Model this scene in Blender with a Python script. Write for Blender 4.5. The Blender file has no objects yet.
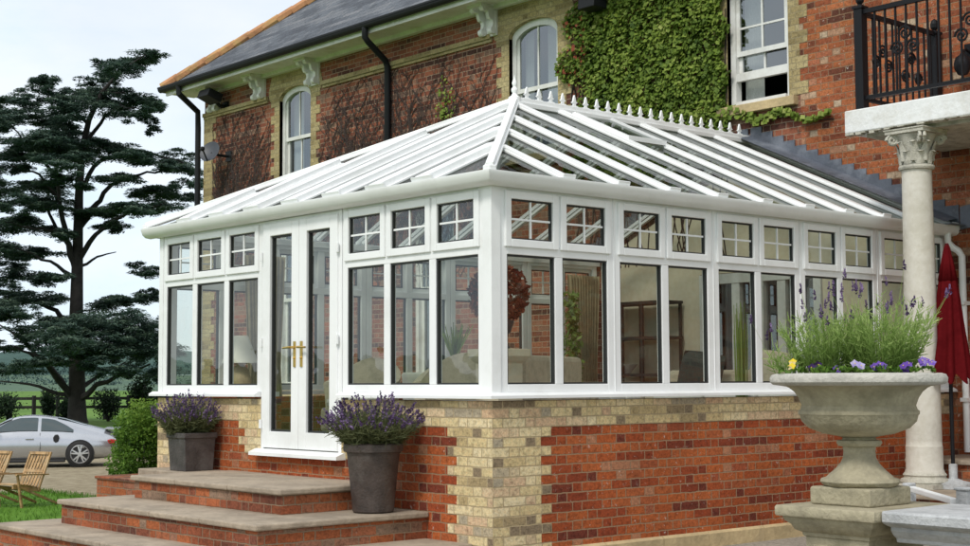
import bpy, bmesh, math, random
from mathutils import Vector, Matrix
random.seed(11)
C = bpy.context.scene.collection
scene = bpy.context.scene
GZ = 1.31                      # everything is modelled with the sill line at z = 0, lifted by this at the end
D = 6.431                      # house facade plane
L = 5.233                      # width of the conservatory front
PI = math.pi
# ------------------------------------------------------------------ node helpers
def new_mat(name):
    m = bpy.data.materials.new(name); m.use_nodes = True
    nt = m.node_tree; nt.nodes.clear()
    out = nt.nodes.new('ShaderNodeOutputMaterial')
    return m, nt, out
def N(nt, t, **kw):
    n = nt.nodes.new(t)
    for k, v in kw.items():
        if k in n.inputs.keys(): n.inputs[k].default_value = v
        else: setattr(n, k, v)
    return n
def lk(nt, a, b): nt.links.new(a, b)
def c4(c): return (c[0], c[1], c[2], 1)
def ramp(nt, fac, stops, interp='LINEAR'):
    r = nt.nodes.new('ShaderNodeValToRGB'); r.color_ramp.interpolation = interp
    e = r.color_ramp.elements
    while len(e) > 1: e.remove(e[-1])
    e[0].position = stops[0][0]; e[0].color = c4(stops[0][1])
    for p, c in stops[1:]:
        x = e.new(p); x.color = c4(c)
    lk(nt, fac, r.inputs[0]); return r
def mix(nt, fac, a, b, mode='MIX'):
    m = nt.nodes.new('ShaderNodeMix'); m.data_type = 'RGBA'; m.blend_type = mode
    for s, v in ((m.inputs[0], fac), (m.inputs[6], a), (m.inputs[7], b)):
        if hasattr(v, 'links'): lk(nt, v, s)
        elif isinstance(v, (int, float)): s.default_value = v
        else: s.default_value = c4(v)
    return m.outputs[2]
def noise(nt, vec, scale, detail=4, rough=.55):
    n = N(nt, 'ShaderNodeTexNoise'); n.inputs['Scale'].default_value = scale
    n.inputs['Detail'].default_value = detail; n.inputs['Roughness'].default_value = rough
    if vec is not None: lk(nt, vec, n.inputs['Vector'])
    return n
def coords(nt, which='Object'): return nt.nodes.new('ShaderNodeTexCoord').outputs[which]
def bsdf(nt, out, col, rough=.6, metal=0., spec=.5):
    b = nt.nodes.new('ShaderNodeBsdfPrincipled')
    if hasattr(col, 'links'): lk(nt, col, b.inputs['Base Color'])
    else: b.inputs['Base Color'].default_value = c4(col)
    if hasattr(rough, 'links'): lk(nt, rough, b.inputs['Roughness'])
    else: b.inputs['Roughness'].default_value = rough
    b.inputs['Metallic'].default_value = metal
    b.inputs['Specular IOR Level'].default_value = spec
    lk(nt, b.outputs[0], out.inputs[0]); return b
def bump(nt, b, h, strength=.4, dist=.01):
    n = N(nt, 'ShaderNodeBump'); n.inputs['Strength'].default_value = strength; n.inputs['Distance'].default_value = dist
    lk(nt, h, n.inputs['Height']); lk(nt, n.outputs[0], b.inputs['Normal'])
def plain(name, col, rough=.5, var=.12, scale=6., metal=0., bmp=.0, spec=.5, dirt=None):
    m, nt, out = new_mat(name)
    co = coords(nt)
    n1 = noise(nt, co, scale, 5); n2 = noise(nt, co, scale*7, 4)
    dark = tuple(x*(1-var*2) for x in col); lite = tuple(min(1, x*(1+var)) for x in col)
    r = ramp(nt, n1.outputs[0], [(.3, dark), (.5, col), (.72, lite)])
    c = mix(nt, .25, r.outputs[0], n2.outputs[0], 'OVERLAY') if var > .03 else r.outputs[0]
    if dirt:
        n3 = noise(nt, co, scale*.6, 7, .7)
        f = ramp(nt, n3.outputs[0], [(.5, (0,0,0)), (.72, (1,1,1))])
        c = mix(nt, f.outputs[0], c, dirt)
    b = bsdf(nt, out, c, rough, metal, spec)
    if bmp: bump(nt, b, n2.outputs[0], bmp, .02)
    return m
def brick_mat(name, stops, mortar, bw=.225, bh=.075, ms=.006, white=.0, dirty=.25, mott=1.):
    m, nt, out = new_mat(name)
    uv = coords(nt, 'UV')
    nd = noise(nt, uv, 13, 3)
    off = N(nt, 'ShaderNodeVectorMath', operation='SUBTRACT'); lk(nt, nd.outputs['Color'], off.inputs[0]); off.inputs[1].default_value = (.5,.5,.5)
    sc = N(nt, 'ShaderNodeVectorMath', operation='SCALE'); lk(nt, off.outputs[0], sc.inputs[0]); sc.inputs['Scale'].default_value = .017
    ad = N(nt, 'ShaderNodeVectorMath', operation='ADD'); lk(nt, uv, ad.inputs[0]); lk(nt, sc.outputs[0], ad.inputs[1])
    def bt(w, shift):
        b = N(nt, 'ShaderNodeTexBrick'); b.offset = .5
        b.inputs['Color1'].default_value = (0,0,0,1); b.inputs['Color2'].default_value = (1,1,1,1)
        b.inputs['Mortar'].default_value = (.5,.5,.5,1); b.inputs['Scale'].default_value = 1
        b.inputs['Mortar Size'].default_value = ms; b.inputs['Mortar Smooth'].default_value = .35
        b.inputs['Brick Width'].default_value = w; b.inputs['Row Height'].default_value = bh
        sh = N(nt, 'ShaderNodeVectorMath', operation='ADD'); lk(nt, ad.outputs[0], sh.inputs[0]); sh.inputs[1].default_value = (shift, 0, 0)
        lk(nt, sh.outputs[0], b.inputs['Vector']); return b
    # flemish bond: a stretcher and a header alternate along each course
    b1 = bt(bw*1.5, 0); b2 = bt(bw*1.5, bw*1.03)
    mx = N(nt, 'ShaderNodeMath', operation='MAXIMUM'); lk(nt, b1.outputs['Fac'], mx.inputs[0]); lk(nt, b2.outputs['Fac'], mx.inputs[1])
    av = mix(nt, .5, b1.outputs['Color'], b2.outputs['Color'])
    con = N(nt, 'ShaderNodeMapRange'); lk(nt, av, con.inputs[0]); con.inputs[1].default_value = .12; con.inputs[2].default_value = .88
    col = ramp(nt, con.outputs[0], stops).outputs[0]
    n2 = noise(nt, uv, 55, 6, .7); n3 = noise(nt, uv, 1.1, 5, .6)
    col = mix(nt, .8, col, n2.outputs[0], 'OVERLAY')
    n5 = noise(nt, uv, 24, 5, .7)
    col = mix(nt, mott, col, ramp(nt, n5.outputs[0], [(.30,(.50,.47,.45)),(.50,(1,1,1)),(.70,(1.22,1.15,1.08))]).outputs[0], 'MULTIPLY')
    d = ramp(nt, n3.outputs[0], [(.35, (1-dirty,)*3), (.62, (1,1,1))])
    col = mix(nt, 1., col, d.outputs[0], 'MULTIPLY')
    if white:
        n4 = noise(nt, uv, 19, 6, .7)
        f = ramp(nt, n4.outputs[0], [(.73-white*.12, (0,0,0)), (.80-white*.12, (.7,.7,.7))])
        col = mix(nt, f.outputs[0], col, (.62,.55,.48))
    mc = mix(nt, .5, c4(mortar)[:3], n2.outputs[0], 'OVERLAY')
    col = mix(nt, mx.outputs[0], col, mc)
    b = bsdf(nt, out, col, .9, 0, .2)
    hh = N(nt, 'ShaderNodeMath', operation='MULTIPLY_ADD'); lk(nt, mx.outputs[0], hh.inputs[0]); hh.inputs[1].default_value = -1.; lk(nt, n2.outputs[0], hh.inputs[2])
    bump(nt, b, hh.outputs[0], .6, .008)
    return m
def glass_mat(name, tint=(.86,.88,.86), base=.06, gain=1.0, power=5, rough=.0):
    m, nt, out = new_mat(name)
    lw = N(nt, 'ShaderNodeLayerWeight'); lw.inputs['Blend'].default_value = .5
    pw = N(nt, 'ShaderNodeMath', operation='POWER'); lk(nt, lw.outputs['Facing'], pw.inputs[0]); pw.inputs[1].default_value = power
    ma = N(nt, 'ShaderNodeMath', operation='MULTIPLY_ADD'); lk(nt, pw.outputs[0], ma.inputs[0]); ma.inputs[1].default_value = (1-base)*gain; ma.inputs[2].default_value = base
    t = N(nt, 'ShaderNodeBsdfTransparent'); t.inputs[0].default_value = c4(tint)
    g = N(nt, 'ShaderNodeBsdfGlossy'); gn = noise(nt, coords(nt), 1.7, 2); gb_ = N(nt, 'ShaderNodeBump'); gb_.inputs['Strength'].default_value = .05; gb_.inputs['Distance'].default_value = .15; lk(nt, gn.outputs[0], gb_.inputs['Height']); lk(nt, gb_.outputs[0], g.inputs['Normal'])
    g.inputs['Roughness'].default_value = rough; g.inputs['Color'].default_value = (.95,.97,1,1)
    mi = N(nt, 'ShaderNodeMixShader'); lk(nt, ma.outputs[0], mi.inputs[0]); lk(nt, t.outputs[0], mi.inputs[1]); lk(nt, g.outputs[0], mi.inputs[2])
    lk(nt, mi.outputs[0], out.inputs[0]); return m
def leaf_mat(name, stops, trans=.3, rough=.6):
    m, nt, out = new_mat(name)
    a = N(nt, 'ShaderNodeAttribute'); a.attribute_name = 'tint'
    r = ramp(nt, a.outputs['Fac'], stops)
    d = N(nt, 'ShaderNodeBsdfPrincipled'); lk(nt, r.outputs[0], d.inputs['Base Color']); d.inputs['Roughness'].default_value = rough
    d.inputs['Specular IOR Level'].default_value = .25
    t = N(nt, 'ShaderNodeBsdfTranslucent'); lk(nt, r.outputs[0], t.inputs[0])
    mi = N(nt, 'ShaderNodeMixShader'); mi.inputs[0].default_value = trans
    lk(nt, d.outputs[0], mi.inputs[1]); lk(nt, t.outputs[0], mi.inputs[2]); lk(nt, mi.outputs[0], out.inputs[0])
    return m
# ------------------------------------------------------------------ materials
M = {}
M['red'] = brick_mat('red_brick', [(0,(.17,.042,.026)),(.17,(.28,.058,.024)),(.38,(.36,.080,.028)),(.62,(.45,.120,.037)),(.85,(.41,.115,.042)),(.95,(.33,.085,.04)),(1,(.44,.20,.11))], (.31,.20,.12), white=1.0)
M['yellow'] = brick_mat('yellow_brick', [(0,(.26,.20,.13)),(.08,(.44,.34,.18)),(.22,(.60,.47,.25)),(.5,(.70,.57,.32)),(.72,(.75,.63,.40)),(.86,(.60,.41,.26)),(.95,(.60,.48,.30)),(1,(.42,.36,.26))], (.42,.33,.20), white=.5, dirty=.15)
M['front_brick'] = brick_mat('facade_brick', [(0,(.09,.042,.033)),(.3,(.20,.070,.046)),(.6,(.29,.098,.058)),(.85,(.35,.13,.075)),(1,(.25,.15,.11))], (.34,.25,.18), white=.3, dirty=.3, mott=.5)
M['front_yellow'] = brick_mat('facade_yellow_brick', [(0,(.28,.22,.11)),(.5,(.46,.37,.19)),(1,(.50,.42,.24))], (.30,.25,.15), dirty=.3)
M['step_brick'] = brick_mat('step_brick', [(0,(.16,.065,.045)),(.3,(.33,.10,.05)),(.6,(.42,.13,.05)),(.85,(.36,.15,.09)),(1,(.30,.2,.14))], (.23,.165,.11), white=.6, dirty=.45)
M['pvc'] = plain('white_upvc', (.85,.86,.865), .30, .02, 2.3, dirt=(.74,.745,.735))
M['white_paint'] = plain('white_paint', (.74,.74,.72), .5, .05, 4, dirt=(.55,.53,.48))
M['peel'] = plain('peeling_render', (.78,.79,.79), .8, .04, 3, bmp=.3, dirt=(.58,.56,.5))
M['gasket'] = plain('black_gasket', (.02,.022,.022), .5, .02)
M['glass'] = glass_mat('window_glass', (.87,.90,.86), .085, .9)
M['roof_glass'] = glass_mat('roof_glass', (.50,.53,.50), .02, .42, 5)
M['slate'] = brick_mat('slate', [(0,(.085,.095,.115)),(.5,(.13,.145,.17)),(1,(.19,.20,.22))], (.05,.055,.065), bw=.26, bh=.16, ms=.006, dirty=.2)
M['ridge_tile'] = plain('terracotta_ridge', (.42,.20,.09), .8, .25, 3, bmp=.4, dirt=(.40,.31,.10))
M['gutter'] = plain('black_gutter', (.009,.010,.012), .55, .05, spec=.25)
M['lead'] = plain('lead', (.10,.115,.145), .5, .2, 4, bmp=.2, dirt=(.24,.26,.30))
M['stone'] = plain('weathered_stone', (.365,.325,.225), .9, .14, 5, bmp=.5, dirt=(.20,.18,.115))
M['urn_rim'] = plain('urn_rim_stone', (.47,.45,.41), .9, .1, 5, bmp=.6, dirt=(.31,.30,.27))
M['coping_grey'] = plain('grey_coping', (.46,.47,.48), .85, .12, 6, bmp=.5, dirt=(.30,.31,.32))
M['column'] = plain('painted_column', (.60,.57,.50), .75, .05, 2.5, bmp=.25, dirt=(.47,.44,.36))
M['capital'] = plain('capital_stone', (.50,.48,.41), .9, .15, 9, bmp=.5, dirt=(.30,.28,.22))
M['tread'] = plain('york_stone', (.35,.285,.215), .85, .16, 2.6, bmp=.6, dirt=(.22,.18,.135))
M['sandstone'] = plain('sandstone_plinth', (.52,.40,.22), .9, .12, 3, bmp=.4, dirt=(.40,.31,.19))
M['iron'] = plain('black_iron', (.006,.006,.008), .5, .05, spec=.25)
M['pot'] = plain('lead_pot', (.062,.052,.050), .55, .25, 7, bmp=.3, dirt=(.12,.115,.11))
M['pot_b'] = plain('brown_pot', (.055,.040,.034), .55, .25, 7, bmp=.3, dirt=(.10,.085,.075))
M['soil'] = plain('soil', (.045,.032,.022), 1, .3, 20, bmp=.6)
M['brass'] = plain('brass', (.62,.42,.13), .3, .05, metal=1)
M['steel'] = plain('steel', (.45,.45,.46), .35, .05, metal=1)
M['wood'] = plain('teak', (.40,.245,.11), .7, .25, 9, bmp=.2, dirt=(.47,.36,.22))
M['fence_wood'] = plain('dark_fence', (.022,.02,.018), .9, .2)
M['bark'] = plain('cedar_bark', (.022,.019,.018), .95, .3, 3, bmp=.7)
M['red_canvas'] = plain('red_canvas', (.10,.007,.009), 1., .12, 5, spec=.0)
M['cream'] = plain('cream_wall', (.72,.64,.49), .9, .04, 2)
M['cream_fabric'] = plain('cream_fabric', (.60,.53,.41), .95, .1, 14, bmp=.3)
M['white_fabric'] = plain('white_fabric', (.74,.72,.66), .95, .06, 10)
M['drape'] = plain('drape', (.46,.39,.25), .95, .1, 10)
M['dark_iron'] = plain('dark_shelf', (.025,.022,.02), .5, .1)
M['dark_green'] = plain('dark_green_cloth', (.030,.045,.042), .9, .1)
M['floor_tile'] = plain('interior_floor', (.20,.17,.13), .5, .1, 2)
M['lamp_shade'] = plain('lamp_shade', (.74,.71,.62), .9, .03)
M['timber_lamp'] = plain('pale_timber', (.52,.40,.24), .7, .1)
M['tyre'] = plain('tyre', (.015,.015,.016), .8, .1)
M['alloy'] = plain('alloy', (.62,.63,.65), .3, .04, metal=.7)
M['tail_red'] = plain('tail_lamp', (.42,.015,.02), .2, .02)
M['car_paint'] = plain('silver_paint', (.50,.515,.55), .2, .02, metal=.75)
M['car_glass'] = plain('car_glass', (.035,.055,.06), .05, .02, spec=1.)
M['dark_trim'] = plain('dark_trim', (.012,.012,.014), .5, .05)
M['dish'] = plain('dish_grey', (.045,.052,.066), .5, .06)
M['stem'] = plain('vine_stem', (.045,.032,.028), .95, .2)
M['blush'] = plain('house_curtain', (.50,.52,.50), .9, .05, 8)
def house_glass():
    m, nt, out = new_mat('house_glass')
    d = N(nt, 'ShaderNodeBsdfDiffuse'); d.inputs[0].default_value = (.05,.06,.065,1)
    g = N(nt, 'ShaderNodeBsdfGlossy'); g.inputs['Roughness'].default_value = .02; g.inputs[0].default_value = (.75,.82,.88,1)
    t = N(nt, 'ShaderNodeBsdfTransparent'); t.inputs[0].default_value = (.7,.74,.74,1)
    a = N(nt, 'ShaderNodeMixShader'); a.inputs[0].default_value = .24; lk(nt, t.outputs[0], a.inputs[1]); lk(nt, g.outputs[0], a.inputs[2])
    lk(nt, a.outputs[0], out.inputs[0]); return m
M['house_glass'] = house_glass()
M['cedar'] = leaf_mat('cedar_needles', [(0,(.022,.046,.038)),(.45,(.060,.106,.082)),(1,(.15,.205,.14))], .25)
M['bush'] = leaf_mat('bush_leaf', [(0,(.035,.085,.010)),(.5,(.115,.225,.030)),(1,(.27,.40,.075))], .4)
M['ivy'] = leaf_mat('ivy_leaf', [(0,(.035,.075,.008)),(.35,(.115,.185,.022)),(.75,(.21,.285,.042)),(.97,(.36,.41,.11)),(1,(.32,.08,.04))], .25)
M['dark_shrub'] = leaf_mat('dark_shrub_leaf', [(0,(.010,.022,.012)),(.5,(.022,.045,.022)),(1,(.05,.09,.04))], .2)
M['far_leaf'] = leaf_mat('far_wood_leaf', [(0,(.030,.062,.060)),(.5,(.045,.088,.085)),(1,(.07,.12,.11))], .1)
M['lav_leaf'] = leaf_mat('lavender_leaf', [(0,(.05,.06,.026)),(.5,(.125,.145,.062)),(1,(.22,.235,.12))], .3)
M['lav_flower'] = leaf_mat('lavender_flower', [(0,(.040,.022,.066)),(.5,(.105,.062,.155)),(1,(.22,.15,.29))], .2)
M['fresh_leaf'] = leaf_mat('fresh_leaf', [(0,(.085,.150,.030)),(.5,(.23,.35,.085)),(1,(.42,.53,.19))], .35)
M['pansy'] = leaf_mat('pansy_petal', [(0,(.02,.006,.035)),(.3,(.10,.035,.30)),(.6,(.20,.10,.50)),(.85,(.55,.50,.78)),(1,(.80,.62,.04))], .25)
M['rusty'] = leaf_mat('russet_flower', [(0,(.10,.016,.012)),(.5,(.22,.045,.03)),(1,(.36,.10,.06))], .2)
# ------------------------------------------------------------------ mesh builder
class MB:
    def __init__(s): s.v = []; s.f = []; s.t = []
    def add(s, vs, fs):
        o = len(s.v); s.v += [tuple(x) for x in vs]; s.f += [tuple(i+o for i in f) for f in fs]; return s
    def box(s, x0, x1, y0, y1, z0, z1):
        if x0 > x1: x0, x1 = x1, x0
        if y0 > y1: y0, y1 = y1, y0
        if z0 > z1: z0, z1 = z1, z0
        return s.add([(x0,y0,z0),(x1,y0,z0),(x1,y1,z0),(x0,y1,z0),(x0,y0,z1),(x1,y0,z1),(x1,y1,z1),(x0,y1,z1)],
              [(0,3,2,1),(4,5,6,7),(0,1,5,4),(1,2,6,5),(2,3,7,6),(3,0,4,7)])
    def bar(s, a, b, w, h, up=(0,0,1), drop=0):
        a = Vector(a); b = Vector(b); d = (b-a).normalized(); up = Vector(up)
        sd = d.cross(up).normalized(); u = sd.cross(d).normalized()
        vs = []
        for p in (a, b):
            for i, j in ((-1,-1),(1,-1),(1,1),(-1,1)): vs.append(p + sd*(w/2*i) + u*(h/2*j - drop))
        return s.add(vs, [(0,1,2,3),(7,6,5,4),(0,4,5,1),(1,5,6,2),(2,6,7,3),(3,7,4,0)])
    def tube(s, pts, rad, n=8, cap=True):
        pts = [Vector(p) for p in pts]
        if not isinstance(rad, (list, tuple)): rad = [rad]*len(pts)
        vs = []; fs = []; ref = None
        for i, p in enumerate(pts):
            d = (pts[min(i+1, len(pts)-1)] - pts[max(i-1, 0)]).normalized()
            if ref is None: ref = d.orthogonal().normalized()
            ref = (ref - d*ref.dot(d))
            ref = ref.normalized() if ref.length > 1e-6 else d.orthogonal().normalized()
            q = d.cross(ref)
            for k in range(n):
                a = 2*PI*k/n; vs.append(p + (ref*math.cos(a) + q*math.sin(a))*rad[i])
        for i in range(len(pts)-1):
            for k in range(n):
                k2 = (k+1) % n; fs.append((i*n+k, i*n+k2, (i+1)*n+k2, (i+1)*n+k))
        if cap:
            fs.append(tuple(range(n-1, -1, -1))); m = (len(pts)-1)*n; fs.append(tuple(range(m, m+n)))
        return s.add(vs, fs)
    def lathe(s, prof, n=32, c=(0,0,0), cap=True, wob=None):
        vs = []; fs = []
        for i, (r, z) in enumerate(prof):
            for k in range(n):
                a = 2*PI*k/n; rr = r*(wob(a, i) if wob else 1)
                vs.append((c[0]+rr*math.cos(a), c[1]+rr*math.sin(a), c[2]+z))
        for i in range(len(prof)-1):
            for k in range(n):
                k2 = (k+1) % n; fs.append((i*n+k, i*n+k2, (i+1)*n+k2, (i+1)*n+k))
        if cap:
            fs.append(tuple(range(n-1, -1, -1))); m = (len(prof)-1)*n; fs.append(tuple(range(m, m+n)))
        return s.add(vs, fs)
    def prism(s, poly, axis, a0, a1):
        n = len(poly)
        def P(q, a):
            return {'x': (a, q[0], q[1]), 'y': (q[0], a, q[1]), 'z': (q[0], q[1], a)}[axis]
        vs = [P(q, a0) for q in poly] + [P(q, a1) for q in poly]
        fs = [tuple(range(n)), tuple(range(2*n-1, n-1, -1))] + [(i, i+n, (i+1) % n + n, (i+1) % n) for i in range(n)]
        return s.add(vs, fs)
    def quad(s, a, b, c, d, t=None):
        s.add([a,b,c,d], [(0,1,2,3)])
        if t is not None: s.t.append(t)
        return s
    def ball(s, c, r, n=10, m=7, sq=1):
        prof = [(max(.001, r*math.sin(PI*i/m)), -r*sq*math.cos(PI*i/m)) for i in range(m+1)]
        return s.lathe(prof, n, c)
    def leaf(s, p, u, v, ln, wd, t):      # pointed leaf: a kite of two triangles folded on its midrib
        p = Vector(p); s.add([p - u*ln*.5, p + v*wd*.5, p + u*ln*.5, p - v*wd*.5], [(0,1,2,3)]); s.t.append(t); return s
    def blade(s, a, b, w, t, side=None):
        a = Vector(a); b = Vector(b); d = (b-a)
        sd = side or d.cross(Vector((random.uniform(-1,1), random.uniform(-1,1), .3)))
        sd = sd.normalized()*w*.5
        s.add([a-sd, a+sd, b+sd*.35, b-sd*.35], [(0,1,2,3)]); s.t.append(t); return s
    def build(s, name, mat, parent=None, smooth=False, bevel=0, org=None, fix=True, sub=0, roofuv=False):
        vs = s.v
        me = bpy.data.meshes.new(name)
        if org is None and parent is not None: org = ORG.get(parent.name)
        o = org or (0,0,0)
        me.from_pydata([(x-o[0], y-o[1], z-o[2]) for x, y, z in vs], [], s.f)
        if s.t:
            a = me.attributes.new('tint', 'FLOAT', 'FACE')
            a.data.foreach_set('value', s.t)
        else:
            if fix:
                bm = bmesh.new(); bm.from_mesh(me); bmesh.ops.recalc_face_normals(bm, faces=bm.faces); bm.to_mesh(me); bm.free()
            uv = me.uv_layers.new(name='UVMap')
            for p in me.polygons:
                n = p.normal; ax = max(range(3), key=lambda i: abs(n[i]))
                for li in p.loop_indices:
                    c = me.vertices[me.loops[li].vertex_index].co
                    x, y, z = c[0]+o[0], c[1]+o[1], c[2]+o[2]
                    uv.data[li].uv = ((y+7.137, z), (x, z), (y, x*1.28) if roofuv else (x, y))[ax]
        if smooth:
            me.polygons.foreach_set('use_smooth', [True]*len(me.polygons))
            if smooth != 'all':
                try: me.set_sharp_from_angle(angle=math.radians(38))
                except Exception: pass
        me.materials.append(mat)
        ob = bpy.data.objects.new(name, me); C.objects.link(ob)
        if parent is not None:
            ob.parent = parent; ORG[ob.name] = org
        elif org: ob.location = org
        if bevel:
            b = ob.modifiers.new('bevel', 'BEVEL'); b.width = bevel; b.segments = 2; b.limit_method = 'ANGLE'; b.angle_limit = math.radians(40)
        if sub:
            b = ob.modifiers.new('sub', 'SUBSURF'); b.levels = sub; b.render_levels = sub
        return ob
ORG = {}
def tag(o, label, cat, group=None, kind=None):
    if label: o['label'] = label
    if cat: o['category'] = cat
    if group: o['group'] = group
    if kind: o['kind'] = kind
    return o
def thing(name, label, cat, loc=(0,0,0), rz=0, group=None, world=True):
    o = bpy.data.objects.new(name, None); C.objects.link(o); o.location = loc; o.rotation_euler.z = rz
    o.empty_display_size = .2
    ORG[o.name] = loc if world else None
    return tag(o, label, cat, group)
def struct(o): o['kind'] = 'structure'; return o
def copy_tree(o, parent=None):
    c = o.copy(); C.objects.link(c)
    if parent is not None: c.parent = parent
    for ch in list(o.children): copy_tree(ch, c)
    return c
def R1(a, b): return random.uniform(a, b)
def rv():
    while True:
        v = Vector((R1(-1,1), R1(-1,1), R1(-1,1)))
        if .05 < v.length < 1: return v.normalized()
# ------------------------------------------------------------------ camera
yaw, pitch, roll, f_px = 0.8568, 0.0746, -0.0049, 1452.19
CAM = Vector((-7.30515, -8.35517, .13026))
fw = Vector((math.cos(yaw)*math.cos(pitch), math.sin(yaw)*math.cos(pitch), math.sin(pitch)))
r0 = Vector((math.sin(yaw), -math.cos(yaw), 0)); u0 = r0.cross(fw)
rt = r0*math.cos(roll) + u0*math.sin(roll); up = -r0*math.sin(roll) + u0*math.cos(roll)
cam = bpy.data.cameras.new('camera'); co = bpy.data.objects.new('camera', cam); C.objects.link(co)
cam.sensor_width = 36; cam.lens = f_px/970*36; cam.clip_end = 5000; cam.clip_start = .1
co.matrix_world = Matrix(((rt.x, up.x, -fw.x, CAM.x), (rt.y, up.y, -fw.y, CAM.y), (rt.z, up.z, -fw.z, CAM.z+GZ), (0,0,0,1)))
scene.camera = co
def at(x, y, d):               # a bearing in the survey photograph -> point in the site at distance d
    return CAM + (fw + rt*((x-485)/f_px) + up*((273-y)/f_px))*d
# ------------------------------------------------------------------ light
w = bpy.data.worlds.new('World'); scene.world = w; w.use_nodes = True
nt = w.node_tree; nt.nodes.clear()
sun_dir = Vector((-.80, -.30, .95)).normalized()
el = math.asin(sun_dir.z); az = math.atan2(sun_dir.x, sun_dir.y)
sky = N(nt, 'ShaderNodeTexSky'); sky.sky_type = 'NISHITA'; sky.sun_disc = False
sky.sun_elevation = el; sky.sun_rotation = az
bg1 = N(nt, 'ShaderNodeBackground'); bg1.inputs[1].default_value = .15; lk(nt, sky.outputs[0], bg1.inputs[0])
g = coords(nt, 'Generated')
mp = N(nt, 'ShaderNodeMapping'); mp.inputs['Scale'].default_value = (1.6,1.6,4.2); mp.inputs['Location'].default_value = (.3,.1,0); lk(nt, g, mp.inputs[0])
n1 = noise(nt, mp.outputs[0], 3.2, 7, .55); n2 = noise(nt, mp.outputs[0], 1.3, 3, .5)
cl = ramp(nt, n1.outputs[0], [(.32,(.84,.97,1.04)),(.50,(1.02,1.06,1.09)),(.68,(1.14,1.14,1.14))])
sx_ = N(nt, 'ShaderNodeSeparateXYZ'); lk(nt, g, sx_.inputs[0])
hz_ = ramp(nt, sx_.outputs[2], [(.0,(.86,.93,1.0)),(.10,(.86,.93,1.0)),(.22,(1,1,1))])
clm = mix(nt, 1., cl.outputs[0], hz_.outputs[0], 'MULTIPLY')
bg2 = N(nt, 'ShaderNodeBackground'); bg2.inputs[1].default_value = 1.06; lk(nt, clm, bg2.inputs[0])
fr = ramp(nt, n2.outputs[0], [(.36,(.66,.66,.66)),(.54,(.97,.97,.97))])
mi = N(nt, 'ShaderNodeMixShader'); lk(nt, fr.outputs[0], mi.inputs[0]); lk(nt, bg1.outputs[0], mi.inputs[1]); lk(nt, bg2.outputs[0], mi.inputs[2])
ow = N(nt, 'ShaderNodeOutputWorld'); lk(nt, mi.outputs[0], ow.inputs[0])
sl = bpy.data.lights.new('sun', 'SUN'); sl.energy = 2.1; sl.angle = math.radians(12); sl.color = (1,.955,.88)
so = bpy.data.objects.new('sun', sl); C.objects.link(so); so.location = (-10,-10,20)
so.rotation_euler = (-sun_dir).to_track_quat('-Z', 'Y').to_euler()
scene.view_settings.view_transform = 'Standard'; scene.view_settings.look = 'None'; scene.view_settings.exposure = 0
scene.cycles.max_bounces = 8; scene.cycles.transparent_max_bounces = 24; scene.cycles.caustics_reflective = False
exec_order = []
# ------------------------------------------------------------------ setting
def sm(t): t = max(0, min(1, t)); return t*t*(3-2*t)
def gh(x, y):
    z = -1.31 - .64*sm((y-3.2)/5.5)
    d = math.hypot(x, y)
    if d > 420: z += 9*sm((d-420)/700) + 1.2*math.sin(x*.006+1)*sm((d-420)/300)
    return z
def grass_like(name, a, b, c, s, bmp=.5):
    m, nt, out = new_mat(name); o = coords(nt)
    n1 = noise(nt, o, s, 6, .6); n2 = noise(nt, o, s*30, 5, .7)
    r = ramp(nt, n1.outputs[0], [(.3, a), (.5, b), (.7, c)])
    cc = mix(nt, .45, r.outputs[0], n2.outputs[0], 'OVERLAY')
    bb = bsdf(nt, out, cc, .95, 0, .15); bump(nt, bb, n2.outputs[0], bmp, .03); return m
M['field'] = grass_like('meadow', (.055,.115,.022), (.095,.185,.030), (.13,.22,.04), .05)
M['far_field'] = grass_like('far_field', (.055,.095,.070), (.075,.125,.085), (.095,.15,.085), .01)
M['lawn'] = grass_like('lawn', (.050,.125,.012), (.085,.195,.016), (.12,.25,.03), .8, .8)
M['gravel'] = grass_like('gravel', (.25,.205,.135), (.38,.32,.215), (.48,.41,.29), 5., 1.)
M['paving'] = brick_mat('paving', [(0,(.24,.22,.19)),(.5,(.31,.285,.245)),(1,(.36,.33,.28))], (.16,.145,.12), bw=.9, bh=.6, ms=.008, dirty=.25)
def sheet(name, x0, x1, y0, y1, nx, ny, dz, mat, edge=0):
    mb = MB(); vs = []; fs = []
    for j in range(ny+1):
        for i in range(nx+1):
            x = x0+(x1-x0)*i/nx; y = y0+(y1-y0)*j/ny
            ex = edge*math.sin(y*1.3+x)*(.5+.5*math.sin(y*.37)) if i in (0, nx) else 0
            vs.append((x+ex, y, gh(x, y)+dz))
    for j in range(ny):
        for i in range(nx):
            a = j*(nx+1)+i; fs.append((a, a+1, a+nx+2, a+nx+1))
    mb.add(vs, fs); return struct(mb.build(name, mat, fix=False))
mb = MB(); vs = []; fs = []
radii = [0,2,3.5,5,6,7,8,9,10,12,15,20,30,45,70,110,180,260,340,420]; nA = 72
for r in radii:
    for k in range(nA):
        a = 2*PI*k/nA; x, y = r*math.cos(a), r*math.sin(a); vs.append((x, y, gh(x, y)))
for i in range(len(radii)-1):
    for k in range(nA):
        k2 = (k+1) % nA; fs.append((i*nA+k, (i+1)*nA+k, (i+1)*nA+k2, i*nA+k2))
struct(mb.add(vs, fs).build('ground', M['field'], fix=False))
mb = MB(); vs = []; fs = []
radii = [420,480,560,660,780,900,1050,1300,1700,2600,4200]
for r in radii:
    for k in range(nA):
        a = 2*PI*k/nA; x, y = r*math.cos(a), r*math.sin(a); vs.append((x, y, gh(x, y)))
for i in range(len(radii)-1):
    for k in range(nA):
        k2 = (k+1) % nA; fs.append((i*nA+k, (i+1)*nA+k, (i+1)*nA+k2, i*nA+k2))
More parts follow.
